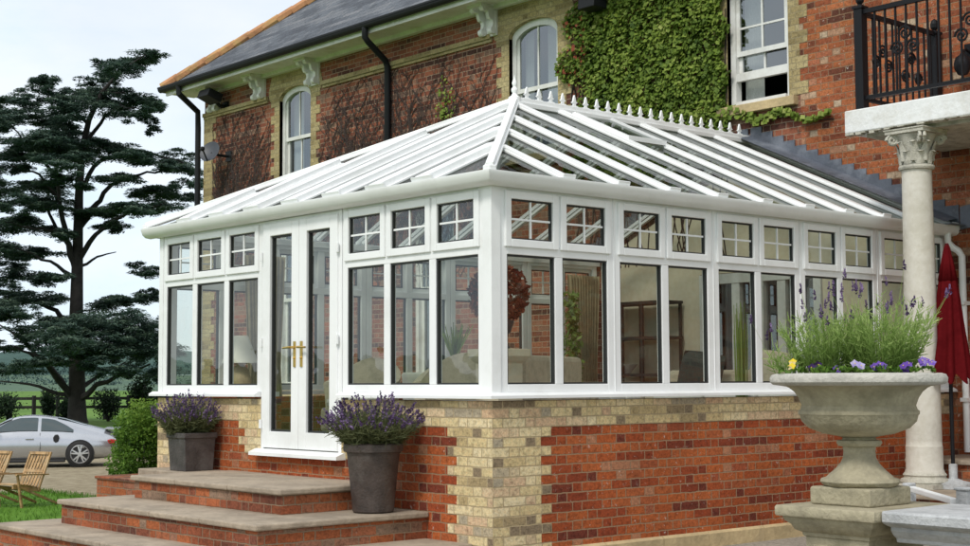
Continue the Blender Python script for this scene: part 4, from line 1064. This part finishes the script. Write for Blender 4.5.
def pillow(label, x, y, z, m_, rz):
    o = MB(); vs = []; fs = []; n = 8
    for s in (-1,1):
        for i in range(n+1):
            for j in range(n+1):
                u, v = i/n*2-1, j/n*2-1; b = .10*(1-u**4)*(1-v**4)
                vs.append((u*.24*(1-.06*v*v), s*b, v*.24*(1-.06*u*u)))
    m2 = (n+1)**2
    for s in (0,1):
        for i in range(n):
            for j in range(n): q_ = s*m2+i*(n+1)+j; fs.append((q_, q_+1, q_+n+2, q_+n+1))
    ob = o.add(vs, fs).build('cushion', M[m_], None, smooth='all'); ob.location = (x, y, z); ob.rotation_euler = (-.25, .15, rz)
    tag(ob, label, 'cushion')
pillow('dark green cushion on the white sofa under the french doors', 4.45, 1.75, FZ+.70, 'dark_green', -1.2)
pillow('cream cushion propped on the white sofa under the french doors', 4.75, 1.05, FZ+.70, 'cream_fabric', -1.2)
t = thing('reed_vase', 'tall glass vase of yellow green reeds inside the right-hand windows', 'vase', (4.22, 1.02, FZ), world=False)
MB().lathe([(.07,.0),(.075,.02),(.065,.45),(.07,.55),(.06,.55),(.055,.05)], 16).build('vase', M['glass'], t, smooth=True)
random.seed(17); lb = MB()
for i in range(80):
    a = R1(0,6.28); r = R1(0,.05); lb.blade((r*math.cos(a),r*math.sin(a),.03),(r*1.5*math.cos(a),r*1.5*math.sin(a),R1(1.0,1.42)), .016, R1(.4,1))
lb.build('reed', M['fresh_leaf'], t, fix=False)
t = thing('flower_pedestal', 'cream stone pedestal inside the corner of the conservatory', 'pedestal', (.78, .80, FZ), world=False)
moulded(MB(), -.14, .14, -.14, .14, [(.05,0),(.05,.08),(.02,.12),(0,.14),(0,.78),(.02,.80),(.05,.84),(.05,.90)]).build('body', M['cream'], t, bevel=.006)
t = thing('flower_ball', 'russet red ball of dried flowers in a small urn on the indoor pedestal', 'flower arrangement', (.78, .80, FZ+.902), world=False)
MB().lathe([(.09,0),(.09,.02),(.035,.05),(.035,.08),(.10,.14),(.125,.22),(.13,.24),(.10,.24)], 20).build('urn', M['dish'], t, smooth=True)
random.seed(9); lb = MB()
for i in range(1500):
    v = rv(); p_ = Vector((0,0,.46)) + v*.245*R1(.82,1.05)*(1+.05*math.sin(v.x*9)*math.sin(v.z*8)); u = (rv()+v*.4).normalized(); lb.leaf(p_, u, u.cross(rv()).normalized(), .05, .035, R1(0,1))
lb.build('flower', M['rusty'], t, fix=False)
t = thing('side_table', 'small side table under the lamp inside the left-hand windows', 'table', (.62, 4.66, FZ), world=False)
MB().lathe([(.002,.50),(.24,.50),(.25,.515),(.25,.53),(.002,.53)], 24, cap=False).build('table_top', M['timber_lamp'], t)
MB().lathe([(.16,0),(.16,.02),(.03,.05),(.03,.499)], 14).build('stand', M['timber_lamp'], t, smooth=True)
t = thing('table_lamp', 'table lamp with pale cone shade inside the left-hand windows', 'lamp', (.62, 4.66, FZ+.532), world=False)
MB().lathe([(.06,0),(.11,.05),(.12,.13),(.08,.24),(.025,.30),(.02,.34)], 18).build('base', M['timber_lamp'], t, smooth=True)
MB().lathe([(.19,.30),(.08,.58),(.075,.58),(.185,.30)], 24, cap=False).build('lamp_shade', M['lamp_shade'], t, smooth=True)
def drape(label, x0, x1, y, z1):
    vs = []; fs = []; n = 40
    for k in range(n+1):
        s = k/n
        for z in (FZ+.03, .3, z1):
            pin = .78 if z == .3 else 1
            x = (x0+x1)/2+(x1-x0)*(s-.5)*pin; vs.append((x, y+.03*math.sin(k*1.7), z))
    for k in range(n):
        for i in range(2): fs.append((k*3+i, (k+1)*3+i, (k+1)*3+i+1, k*3+i+1))
    o = MB().add(vs, fs).build('hanging_drape', M['drape'], None, fix=False, smooth='all', org=(x0, y, FZ)); tag(o, label, 'curtain')
drape('beige drape hanging inside the glass left of the doors', .92, 1.42, L-.16, 1.5)
drape('beige drape hanging at the house end of the far glazed side', 5.75, 6.3, L-.16, 1.5)
t = thing('trailing_plant', 'leafy climbing plant in a pot inside the far glazed side', 'plant', (5.55, 4.80, FZ), world=False)
MB().lathe([(.13,0),(.18,.28),(.19,.30),(.16,.30)], 18).build('pot', M['white_paint'], t, smooth=True)
random.seed(41); lb = MB()
for i in range(520):
    z = R1(.25,1.75); a = R1(0,6.28); r = R1(0,.16)*(1-.3*(z-.25)/1.5); lb.leaf((r*math.cos(a),r*math.sin(a),z), rv(), rv(), .10, .06, R1(.1,1))
lb.build('leaf', M['fresh_leaf'], t, fix=False)
# ------------------------------------------------------------------ climbing plants on the house
random.seed(77)
iv = thing('ivy', 'dense green ivy covering the house wall between the two right-hand upper windows', 'ivy', (D, 4.4, 1.5))
lb = MB()
def edge(z):      # extent in y of the ivy at height z
    yr = 2.93 + (.0 if z > 3.6 else .0); yl = 5.62 + .22*math.sin(z*3.1)+.12*math.sin(z*9)
    return yr, yl
n = 0
while n < 21000:
    y = R1(2.86, 6.1); z = R1(2.75, 5.52)
    yr, yl = edge(z)
    if y < yr+.05*math.sin(z*11) or y > yl: continue
    hole = math.exp(-((y-5.55)**2/.05+(z-4.02)**2/.05)) + .8*math.exp(-((y-5.62)**2/.03+(z-4.75)**2/.03))
    if random.random() < hole*1.1: continue
    n += 1
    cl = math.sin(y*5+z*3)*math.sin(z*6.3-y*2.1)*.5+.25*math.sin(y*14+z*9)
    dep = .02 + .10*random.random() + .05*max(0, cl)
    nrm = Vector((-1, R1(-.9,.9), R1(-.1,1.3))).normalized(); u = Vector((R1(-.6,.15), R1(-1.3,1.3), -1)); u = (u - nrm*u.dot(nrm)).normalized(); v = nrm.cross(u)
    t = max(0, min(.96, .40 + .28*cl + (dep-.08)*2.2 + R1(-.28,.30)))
    if y > 5.3 and random.random() < .10: t = 1
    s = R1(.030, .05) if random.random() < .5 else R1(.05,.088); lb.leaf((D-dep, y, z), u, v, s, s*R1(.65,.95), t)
for k in range(260):    # strand trailing below the sill to the right, and one along the left window head
    s = random.random(); y = 2.95-1.55*s; z = 3.34-.22*s+.05*math.sin(s*14)+R1(-.07,.07)*(1.2-s)
    nrm = Vector((-1, R1(-.6,.6), R1(.1,.9))).normalized(); u = nrm.orthogonal().normalized(); ll = R1(.05,.095); lb.leaf((D-R1(.03,.12), y, z), u, nrm.cross(u), ll, ll*.85, R1(.3,.95))
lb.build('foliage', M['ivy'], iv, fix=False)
vs_ = MB()
for k in range(40):
    y = R1(3.0,5.6); z = 1.6; pts = []
    while z < R1(4.2,5.4): pts.append((D-.013, y, z)); y = max(2.95, min(5.7, y+R1(-.10,.10))); z += .22
    if len(pts) > 2: vs_.tube(pts, .010, 4, cap=False)
vs_.tube([(D-.02, 2.95-1.55*k/12, 3.33-.22*k/12+.03*math.sin(k)) for k in range(13)], .008, 4)
vs_.build('stem', M['stem'], iv)
def creeper(label, y0, y1, nst, leaves=None):
    t = thing('bare_creeper', label, 'climbing plant', (D, (y0+y1)/2, 1.0)); mb = MB()
    for k in range(nst):
        y = R1(y0, y1); z = R1(1.4, 3.6); top = R1(z+.6, 5.08) if random.random() < .75 else 5.0; pts = []; dr = R1(-.03,.03)
        while z < top and y0-.05 < y < y1+.05:
            pts.append((D-.010-R1(0,.012), y, z)); y += dr+R1(-.075,.075); z += R1(.06,.13); dr += R1(-.012,.012); dr = max(-.07, min(.07, dr))
        if len(pts) > 3: r = R1(.003,.008); mb.tube(pts, [r*(1-.5*i/len(pts)) for i in range(len(pts))], 3, cap=False)
        if len(pts) > 6:
            for _ in range(2):
                p_ = random.choice(pts); sgn = random.choice((-1,1)); q_ = [p_]
                for i in range(R1(3,8).__int__()):
                    yy = q_[-1][1]+sgn*R1(.02,.08)
                    if not y0-.05 < yy < y1+.05: break
                    q_.append((D-.012, yy, min(5.08, q_[-1][2]+R1(.01,.09))))
                if len(q_) > 2: mb.tube(q_, .005, 3, cap=False)
    mb.build('stem', M['stem'], t)
    if leaves:
        lf = MB()
        for k in range(leaves[2]):
            y = random.gauss(leaves[0], .10); z = random.gauss(leaves[1], .22); s = R1(.04,.08); nrm = Vector((-1,R1(-.5,.5),R1(0,.9))).normalized(); u = nrm.orthogonal().normalized(); lf.leaf((D-R1(.02,.06), y, z), u, nrm.cross(u), s, s*.8, R1(.2,.9))
        lf.build('foliage', M['ivy'], t, fix=False)
creeper('leafless dark creeper stems on the brick left of the far upper window', 13.25, 15.2, 150)
creeper('leafless dark creeper with a few green leaves on the wide brick panel between upper windows', 7.2, 11.7, 340, (8.35, 4.25, 110))
# ------------------------------------------------------------------ the cedar
random.seed(101)
TD = 76.
ct = at(77, 425, TD); base = Vector((ct.x, ct.y, -2.0))
tr = thing('cedar_tree', 'huge dark cedar with flat layered boughs standing beyond the drive', 'tree', tuple(base))
PX = TD/f_px
def tp(x, y, dd=0): return at(x, y, TD+dd)
tm = MB()
tm.tube([base+Vector((0,0,-.3)), base+Vector((0,0,.35)), tp(77,400), tp(77,375), tp(76,330), tp(77,280), tp(78,235), tp(79,195), tp(82,150), tp(89,120), tp(102,92), tp(122,70), tp(148,53)], [13.5*PX,9.8*PX,8.6*PX,8*PX,7.2*PX,6*PX,5*PX,4.2*PX,3.4*PX,2.7*PX,2*PX,1.3*PX,.6*PX], 12)
tm.build('trunk', M['bark'], tr, smooth=True)
lm = MB()
def limb(pts, w0, dd):
    n = len(pts); P_ = [tp(x, y, dd*i/(n-1)) for i, (x, y) in enumerate(pts)]
    out = []; rr_ = []
    for i in range(n-1):
        for k in range(4):
            s = k/4; out.append(P_[i].lerp(P_[i+1], s)+Vector((R1(-.06,.06),R1(-.06,.06),R1(-.08,.08)))); rr_.append(w0*PX*.40*(1-.8*(i+s)/(n-1)))
    out.append(P_[-1]); rr_.append(w0*PX*.1); lm.tube(out, rr_, 6)
for pts, w0, dd in (
    ([(75,270),(66,238),(60,200),(55,165),(42,140)], 9, -2), ([(74,400),(45,362),(14,346)], 10, -3), ([(70,392),(52,368),(22,340),(0,325)], 8, 3),
    ([(72,398),(40,386),(0,381)], 7, 1), ([(80,400),(96,385),(118,376),(150,364)], 9, -3), ([(80,388),(100,374),(125,362)], 7, 3),
    ([(79,228),(96,205),(112,184),(140,174),(170,170)], 8, 1), ([(78,262),(92,238),(112,222),(135,208),(165,203)], 8, -2), ([(76,270),(98,258),(116,252)], 5, 2),
    ([(62,240),(46,205),(28,188)], 6, 2), ([(80,158),(62,122),(42,88)], 6, 1), ([(82,152),(100,122),(120,106),(150,112)], 6, -1), ([(80,190),(100,160),(130,150),(170,158),(198,172)], 7, 2),
    ([(76,330),(55,310),(25,298),(0,290)], 8, 2), ([(77,330),(100,318),(140,312)], 8, -2), ([(60,200),(40,175),(10,165)], 5, -2), ([(88,125),(70,105),(50,95)], 5, 2), ([(77,280),(50,262),(15,248)], 6, -3),
    ([(102,92),(118,92),(140,98)], 4, 1), ([(78,345),(110,345),(150,335)], 7, 2), ([(60,180),(30,150),(5,118)], 5, 3), ([(65,232),(35,228),(5,222)], 5, -2)):
    limb(pts, w0, dd)
lm.build('limb', M['bark'], tr, smooth=True)
pads = [(138,56,24,6,1),(150,52,14,4,0),(120,67,25,7,-1),(98,79,20,7,1),(44,80,16,5,1),(58,92,24,7,0),(80,102,36,9,-1),(116,92,30,8,1),(140,99,20,5,0),(156,107,11,5,1),(138,114,14,6,-1),(150,124,9,6,0),
 (15,97,20,6,2),(24,110,22,7,1),(4,120,16,7,-2),(60,118,26,7,2),(40,137,42,8,-2),(75,143,46,9,1),(110,142,26,7,2),(18,150,22,7,0),(130,152,30,6,0),(160,157,30,6,2),(183,167,20,5,1),(190,180,15,5,0),(60,156,30,7,-3),
 (14,166,18,5,1),(30,184,34,7,2),(8,199,22,7,-2),(45,199,32,7,0),(62,178,20,5,-2),(120,178,24,4,-1),(150,189,26,5,1),(180,190,22,6,2),(166,203,24,6,-1),(126,206,28,5,-2),(100,212,24,5,1),(113,223,18,4,0),
 (18,225,36,8,2),(58,232,20,5,-2),(8,248,26,7,-1),(40,250,25,6,1),(20,270,26,7,2),(52,275,20,5,-2),(6,290,20,7,1),(36,296,32,6,0),(12,311,28,7,-2),(22,328,24,6,2),(32,342,18,6,1),(2,344,12,6,0),
 (90,322,46,14,-3),(112,314,44,12,-3),(120,338,38,13,-3),(76,336,30,11,-4),(140,336,26,12,-3),(100,344,34,9,-4),(62,328,24,9,-3),(104,303,26,6,0),(98,350,26,7,-1),(146,352,16,9,2),(60,318,22,6,1),(146,268,14,4,0),(148,294,16,6,1),(156,322,16,10,0),(158,366,14,10,-1),(134,296,16,4,-2),(165,345,18,10,3),(45,358,18,5,-4),(22,366,20,5,-3),(118,368,20,5,-4),(58,346,18,6,-4),(90,362,14,5,-4),(-20,180,30,9,0),(-25,240,30,9,2),(-20,300,30,10,-2),(-15,130,24,8,1)]
fo = MB()
extra = []
for (x, y, hw, hh, dj) in pads:
    for q in range(4 if x < 110 and y < 300 else 3):
        extra.append((x+R1(-.75,.75)*hw, y+R1(-1.2,1.1)*hh, hw*R1(.40,.7), hh*R1(.6,.95), dj+R1(-2.5,2.5)))
for (x, y, hw, hh, dj) in pads+extra:
    c_ = tp(x, y, dj*1.4); a_, b_, h_ = hw*PX*1.05, hw*PX*.9, hh*PX*1.15
    nsub = max(3, int(hw/2.2)); subs = []
    for s in range(nsub):
        an = R1(0, 2*PI); q_ = math.sqrt(random.random())*.92
        subs.append((c_ + rt*(a_*q_*math.cos(an)) + Vector((fw.x,fw.y,0))*(b_*q_*math.sin(an)) + Vector((0,0,h_*R1(-.8,.5)-h_*.75*q_*q_)), R1(.22,.46)))
    for (sc_, k) in subs:
        sa, sh_ = a_*k+.15, max(.13, h_*.36); tone = R1(-.2,.2); droop = R1(.1,.5)
        dirn = (sc_-c_); dirn.z = 0; dirn = dirn.normalized() if dirn.length > .05 else Vector((1,0,0))
        for i in range(int(110+270*k*a_/1.6)):
            v = rv(); r = random.random()**.5
            p_ = sc_ + Vector((v.x*sa*r, v.y*sa*r, v.z*sh_*r - droop*.35*sa*r*r))
            u = (Vector((v.x+R1(-.9,.9), v.y+R1(-.9,.9), R1(-.55,.30))) + dirn*.5).normalized(); w_ = u.cross(Vector((R1(-.6,.6),R1(-.6,.6),1))).normalized()
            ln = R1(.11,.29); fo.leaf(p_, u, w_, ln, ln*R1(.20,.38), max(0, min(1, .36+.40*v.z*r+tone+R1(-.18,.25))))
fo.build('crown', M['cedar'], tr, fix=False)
# ------------------------------------------------------------------ fence, hedge plants and far trees
fn = thing('field_fence', 'dark post and rail fence across the meadow behind the cedar', 'fence', tuple(at(80,424,84).xy)+(-1.95,))
pa_ = at(-14,428,84); pb_ = at(176,426,84); n = 8
for k in range(n+1):
    q_ = pa_.lerp(pb_, k/n); MB().box(q_.x-.09, q_.x+.09, q_.y-.09, q_.y+.09, -2.2, -.55).build('post', M['fence_wood'], fn)
for z in (-.72, -1.22): MB().bar((pa_.x,pa_.y,z), (pb_.x,pb_.y,z), .06, .16).build('rail', M['fence_wood'], fn)
def shrub(label, x, y, d, wpx, hpx, seed, mat='dark_shrub', n=1500):
    random.seed(seed); b = at(x, y, d); b.z = min(b.z, gh(b.x,b.y)+.02); s = d/f_px; W_, H_ = wpx*s/2, hpx*s
    t = thing('field_shrub', label, 'shrub', (b.x, b.y, gh(b.x,b.y)), world=False); mb = MB()
    for k in range(6): leafball(mb, (R1(-.55,.55)*W_, R1(-.4,.4)*W_, H_*R1(.35,.62)), W_*.55, W_*.55, H_*.38, n//6, .16*max(1, H_/2), shell=.3)
    for k in range(n//8):
        a = R1(0,6.28); mb.leaf((math.cos(a)*W_*R1(.3,1.05), math.sin(a)*W_*R1(.3,1), H_*R1(.05,1.0)), rv(), rv(), .2, .08, R1(.1,.9))
    mb.build('foliage', M[mat], t, fix=False)
    st_ = MB()
    for k in range(5): a = 2*PI*k/5; st_.tube([(0,0,-.1),(W_*.25*math.cos(a),W_*.25*math.sin(a),H_*.4),(W_*.5*math.cos(a),W_*.5*math.sin(a),H_*.75)], [.06,.04,.015], 5)
    st_.build('stem', M['bark'], t)
shrub('dark rounded shrub by the fence right of the cedar trunk', 108, 424, 80, 34, 34, 1)
shrub('tall wiry dark shrub by the fence close to the conservatory', 138, 420, 78, 34, 52, 2)
shrub('dark hedge bush by the fence at the left edge', 8, 428, 82, 40, 32, 3)
shrub('small dark bush by the fence just left of the cedar trunk', 50, 424, 82, 22, 34, 4)
shrub('low dark bush behind the sports car beside the cedar trunk', 66, 430, 80, 18, 26, 6)
shrub('dark bush at the right end of the fence beyond the green bush', 160, 424, 82, 34, 34, 7)
random.seed(55)
hb = MB()
for k in range(300):     # hedgerows and copses of the far fields: one mass
    d = random.choice((560, 700, 860, 960, 960)); x = R1(-60, 230); c_ = at(x, 384, d); g0 = gh(c_.x, c_.y); hgt = R1(1.6,3.6)*(1 if d < 900 else 2.2)
    for i in range(26):
        v = rv(); r = random.random()**.4; hb.leaf((c_.x+v.x*r*hgt*1.3, c_.y+v.y*r*hgt*1.3, g0+hgt*.5+v.z*r*hgt*.55), rv(), rv(), hgt*.32, hgt*.24, max(0,min(1,.4+.4*v.z+R1(-.2,.2))))
o = hb.build('far_hedgerow', M['far_leaf'], None, fix=False); tag(o, 'blue green hedgerows and copses across the far fields', 'hedgerow', kind='stuff')
# ------------------------------------------------------------------ silver sports car
random.seed(2)
rw = at(80, 467, 36.3); fwd = Vector((-.88, .475, 0)).normalized(); rz = math.atan2(fwd.y, fwd.x)
left_dir = Vector((-fwd.y, fwd.x, 0))
gz = gh(rw.x, rw.y)+.004
corg = Vector((rw.x, rw.y, gz)) - fwd*.95 - left_dir*.0
# the wheel nearest to us is on the car's left side (y+)
corg = corg - left_dir*.74
car = thing('sports_car', 'silver rear engined sports coupe with rear wing parked on the gravel', 'car', tuple(corg), rz, world=False)
ST = [  # x, top z (centre), belt z, half width at belt, half width max, bottom z, roof half width
 (.00,.70,.62,.66,.72,.30,.50),(.015,.72,.63,.68,.75,.28,.50),(.08,.82,.70,.74,.82,.24,.54),(.30,.90,.77,.79,.885,.20,.56),(.60,.98,.80,.80,.905,.18,.56),(.95,1.07,.84,.80,.915,.17,.55),(1.35,1.19,.865,.79,.90,.16,.54),
 (1.75,1.275,.875,.785,.885,.15,.53),(2.10,1.30,.88,.785,.88,.15,.53),(2.40,1.29,.88,.785,.88,.15,.54),(2.70,1.20,.875,.785,.88,.15,.55),(3.00,1.04,.865,.785,.885,.15,.58),(3.25,.905,.85,.78,.89,.16,.62),
 (3.60,.80,.795,.74,.89,.17,.60),(3.95,.70,.70,.66,.86,.18,.52),(4.25,.58,.57,.52,.76,.20,.40),(4.42,.42,.42,.40,.60,.24,.30)]
def section(s):
    x, zt, zb, wb, wm, z0, wr = s
    return [(0,z0),(wm*.80,z0),(wm*.95,z0+.06),(wm,z0+(zb-z0)*.45),(wm*.985,z0+(zb-z0)*.75),(wb,zb),(wr+(wb-wr)*.45,zb+(zt-zb)*.55),(wr,zb+(zt-zb)*.88),(wr*.6,zt-(zt-zb)*.02),(0,zt)]
vs = []; fs = []; nS = 10
full = 18
for s in ST:
    h = section(s); loop = [(y, z) for y, z in h] + [(-y, z) for y, z in h[-2:0:-1]]
    vs += [(s[0], y, z) for y, z in loop]
for i in range(len(ST)-1):
    for k in range(full): k2 = (k+1) % full; fs.append((i*full+k, i*full+k2, (i+1)*full+k2, (i+1)*full+k))
fs += [tuple(range(full-1,-1,-1)), tuple(range((len(ST)-1)*full, len(ST)*full))]
bo = MB().add(vs, fs).build('body', M['car_paint'], car, smooth='all', sub=2)
def interp(x):
    for a, b in zip(ST, ST[1:]):
        if a[0] <= x <= b[0]: t = (x-a[0])/(b[0]-a[0]); return tuple(a[i]+(b[i]-a[i])*t for i in range(7))
def surf(x, v, sgn, off=.012):     # v 0..1 from belt line to roof on the car's side
    s = section(interp(x)); (y0, z0), (y1, z1), (y2, z2) = s[5], s[6], s[7]
    if v < .5: y, z = y0+(y1-y0)*v*2, z0+(z1-z0)*v*2
    else: y, z = y1+(y2-y1)*(v*2-1), z1+(z2-z1)*(v*2-1)
    return (x, sgn*(y+off), z+off*.5)
for sgn in (1,-1):
    for (xa, xb, top) in ((1.98,3.04,.93),(1.12,1.90,.90)):
        vs = []; fs = []; n = 10
        for i in range(n+1):
            x = xa+(xb-xa)*i/n
            if xa > 1.5: tpv = top if x < 2.55 else top*(1-.55*((x-2.55)/.49)**1.3)
            else: tpv = top*min(1, .28+.72*((x-1.12)/.45))
            for j in range(5): vs.append(surf(x, .06+(tpv-.06)*j/4, sgn))
        for i in range(n):
            for j in range(4): fs.append((i*5+j, (i+1)*5+j, (i+1)*5+j+1, i*5+j+1))
        MB().add(vs, fs).build('side_window', M['car_glass'], car, fix=False, smooth='all')
vs = []; fs = []
for i in range(7):      # windscreen
    x = 2.62+.58*i/6; s = section(interp(x)); 
    for j in range(9):
        u = j/8*2-1; w_ = s[7][0]*(.92+.22*i/6); yy = u*w_; zc = s[9][1]; ze = s[7][1]; vs.append((x, yy, zc+(ze-zc)*abs(u)**2.4+.012))
for i in range(6):
    for j in range(8): fs.append((i*9+j, i*9+j+1, (i+1)*9+j+1, (i+1)*9+j))
MB().add(vs, fs).build('windscreen', M['car_glass'], car, fix=False, smooth='all')
vs = []; fs = []
for i in range(6):
    x = .80+.72*i/5; s = section(interp(x))
    for j in range(9):
        u = j/8*2-1; yy = u*s[7][0]*.80; zc = s[9][1]; ze = s[7][1]; vs.append((x, yy, zc+(ze-zc)*abs(u)**2.4*.8+.012))
for i in range(5):
    for j in range(8): fs.append((i*9+j, i*9+j+1, (i+1)*9+j+1, (i+1)*9+j))
MB().add(vs, fs).build('rear_window', M['car_glass'], car, fix=False, smooth='all')
for x in (.95, 3.30):
    for sgn in (1, -1):
        yy = sgn*.80
        ty = MB(); prof = [(.215,-.12),(.30,-.125),(.322,-.10),(.328,0),(.322,.10),(.30,.125),(.215,.12)]
        vs = []; fs = []; n = 36
        for i, (r, o) in enumerate(prof):
            for k in range(n): a = 2*PI*k/n; vs.append((x+r*math.cos(a), yy+sgn*o, .326+r*math.sin(a)))
        for i in range(len(prof)-1):
            for k in range(n): k2 = (k+1) % n; fs.append((i*n+k, i*n+k2, (i+1)*n+k2, (i+1)*n+k))
        wh = MB().add(vs, fs).build('wheel', M['tyre'], car, smooth='all')
        rm = MB()
        vs = []; fs = []
        for i, (r, o) in enumerate(((.232,.08),(.238,.118),(.222,.124),(.205,.10),(.20,.02))):
            for k in range(n): a = 2*PI*k/n; vs.append((x+r*math.cos(a), yy+sgn*o, .326+r*math.sin(a)))
        for i in range(4):
            for k in range(n): k2 = (k+1) % n; fs.append((i*n+k, i*n+k2, (i+1)*n+k2, (i+1)*n+k))
        rm.add(vs, fs)
        for k in range(5):
            a0 = 2*PI*k/5+.3
            for s_ in (-.20,.20):
                a = Vector((x+.05*math.cos(a0+s_*.5), yy+sgn*.105, .326+.05*math.sin(a0+s_*.5))); b = Vector((x+.215*math.cos(a0+s_), yy+sgn*.10, .326+.215*math.sin(a0+s_)))
                rm.bar(a, b, .034, .03, up=(0,1,0))
        c_ = [(x+.055*math.cos(2*PI*k/14), .326+.055*math.sin(2*PI*k/14)) for k in range(14)]
        rm.prism(c_, 'y', yy+sgn*.07, yy+sgn*.12); rm.build('rim', M['alloy'], wh)
        c_ = [(x+.20*math.cos(2*PI*k/20), .326+.20*math.sin(2*PI*k/20)) for k in range(20)]
        MB().prism(c_, 'y', yy+sgn*.0, yy+sgn*.02).build('brake_disc', M['dark_trim'], wh)
        # dark wheel arch
        ar = [(x+.350*math.cos(2*PI*k/28), .335+.350*math.sin(2*PI*k/28)) for k in range(28)]
        MB().prism(ar, 'y', sgn*.70, sgn*.9015).build('wheel_arch', M['dark_trim'], car)
wg = MB(); wg.prism([(-.06,.915),(.10,.90),(.36,.93),(.36,.955),(.10,.945),(-.08,.955)], 'y', -.66, .66)
wg.build('rear_wing', M['car_paint'], car, bevel=.012)
for sgn in (1,-1):
    MB().prism([(.10,.56),(.26,.585),(.30,.665),(.20,.69),(.06,.66)], 'y', sgn*.70, sgn*.872).build('tail_lamp', M['tail_red'], car, bevel=.02)
    MB().prism([(1.47,.64),(1.54,.61),(1.59,.66),(1.60,.74),(1.56,.81),(1.49,.82),(1.45,.76)], 'y', sgn*.80, sgn*.902).build('side_intake', M['dark_trim'], car, bevel=.015)
    mr = MB(); mr.ball((0,0,0), 1, 12, 8); mr.v = [(2.98+.09*a, sgn*(.93+.085*b), .93+.062*c_) for a, b, c_ in mr.v]; mr.box(2.95,3.0,sgn*.78,sgn*.9,.89,.92)
    mr.build('door_mirror', M['car_paint'], car, smooth=True)
    for pts in (([(1.93,.30),(1.90,.55),(1.92,.86)]), ([(3.02,.26),(3.03,.55),(3.06,.85)])):
        MB().tube([(x, sgn*(.888 if z < .7 else .80), z) for x, z in pts], .006, 5).build('door_gap', M['dark_trim'], car)
    MB().box(1.3,2.98,sgn*.80,sgn*.875,.13,.20).build('side_skirt', M['dark_trim'], car, bevel=.02)
    MB().box(2.06,2.26,sgn*.872,sgn*.898,.70,.73).build('door_handle', M['car_paint'], car, bevel=.008)
    hl = MB(); hl.ball((0,0,0), 1, 12, 8); hl.v = [(3.98+.14*a, sgn*(.60+.12*b), .66+.085*c_) for a, b, c_ in hl.v]; hl.build('headlight', M['car_glass'], car, smooth=True)
MB().box(-.015,.22,-.70,.70,.26,.42).build('rear_bumper', M['dark_trim'], car, bevel=.04)
MB().box(-.022,-.010,-.26,.26,.46,.57).build('number_plate', M['white_paint'], car)
# ------------------------------------------------------------------ slatted garden chairs
def garden_chair(label, px_, py_, d, rz):
    b = at(px_, py_, d); b.z = gh(b.x, b.y)+.012
    t = thing('garden_chair', label, 'garden chair', tuple(b), rz, world=False, group='wooden chairs on the lawn')
    # x is forward
    t.scale = (.88,.88,.88)
    sf2 = MB(); 
    for sy in (-.24, .24): sf2.bar((.42,sy,.40), (-.28,sy,.30), .035, .06)
    sf2.build('seat_frame', M['wood'], t)
    ss = MB()
    for k in range(9):
        s = k/8; ss.bar((.40-.62*s,-.27,.445-.10*s+.03*math.sin(s*3)), (.40-.62*s,.27,.445-.10*s+.03*math.sin(s*3)), .055, .018, up=(.15,0,1))
    ss.build('seat', M['wood'], t)
    bk = MB(); p0 = Vector((-.20,0,.30)); p1 = Vector((-.52,0,1.02))
    for sy in (-.265,.265): bk.bar(p0+Vector((0,sy,0)), p1+Vector((0,sy,0)), .045, .03, up=(1,0,.4))
    for k in range(6): sy = -.20+.08*k; bk.bar(p0+Vector((0.006,sy,.06)), p1+Vector((.006,sy,-.05)), .05, .016, up=(1,0,.4))
    for s in (.05,.5,.97): a = p0.lerp(p1, s); bk.bar(a+Vector((.024,-.242,0)), a+Vector((.024,.242,0)), .055, .018, up=(1,0,.4))
    bk.build('backrest', M['wood'], t)
    for sy in (-.30,.30):
        MB().bar((.40,sy,.63), (-.42,sy,.60), .06, .026).build('armrest', M['wood'], t)
        MB().bar((.36,sy,.612), (.24,sy,0), .045, .035, up=(1,0,0)).build('leg', M['wood'], t)
        MB().bar((.30,sy*.93,.40), (-.68,sy*.93,.02), .04, .045).build('leg', M['wood'], t)
    return t
garden_chair('slatted wooden reclining chair standing whole on the lawn', 20, 503, 24.6, rz+.85)
garden_chair('slatted wooden chair cut by the left edge of the lawn view', -20, 503, 25.0, rz+.75)
# ------------------------------------------------------------------ lift everything to real ground level
for o in list(C.objects):
    if o.parent is None and o.type in {'MESH', 'EMPTY'}: o.location.z += GZ
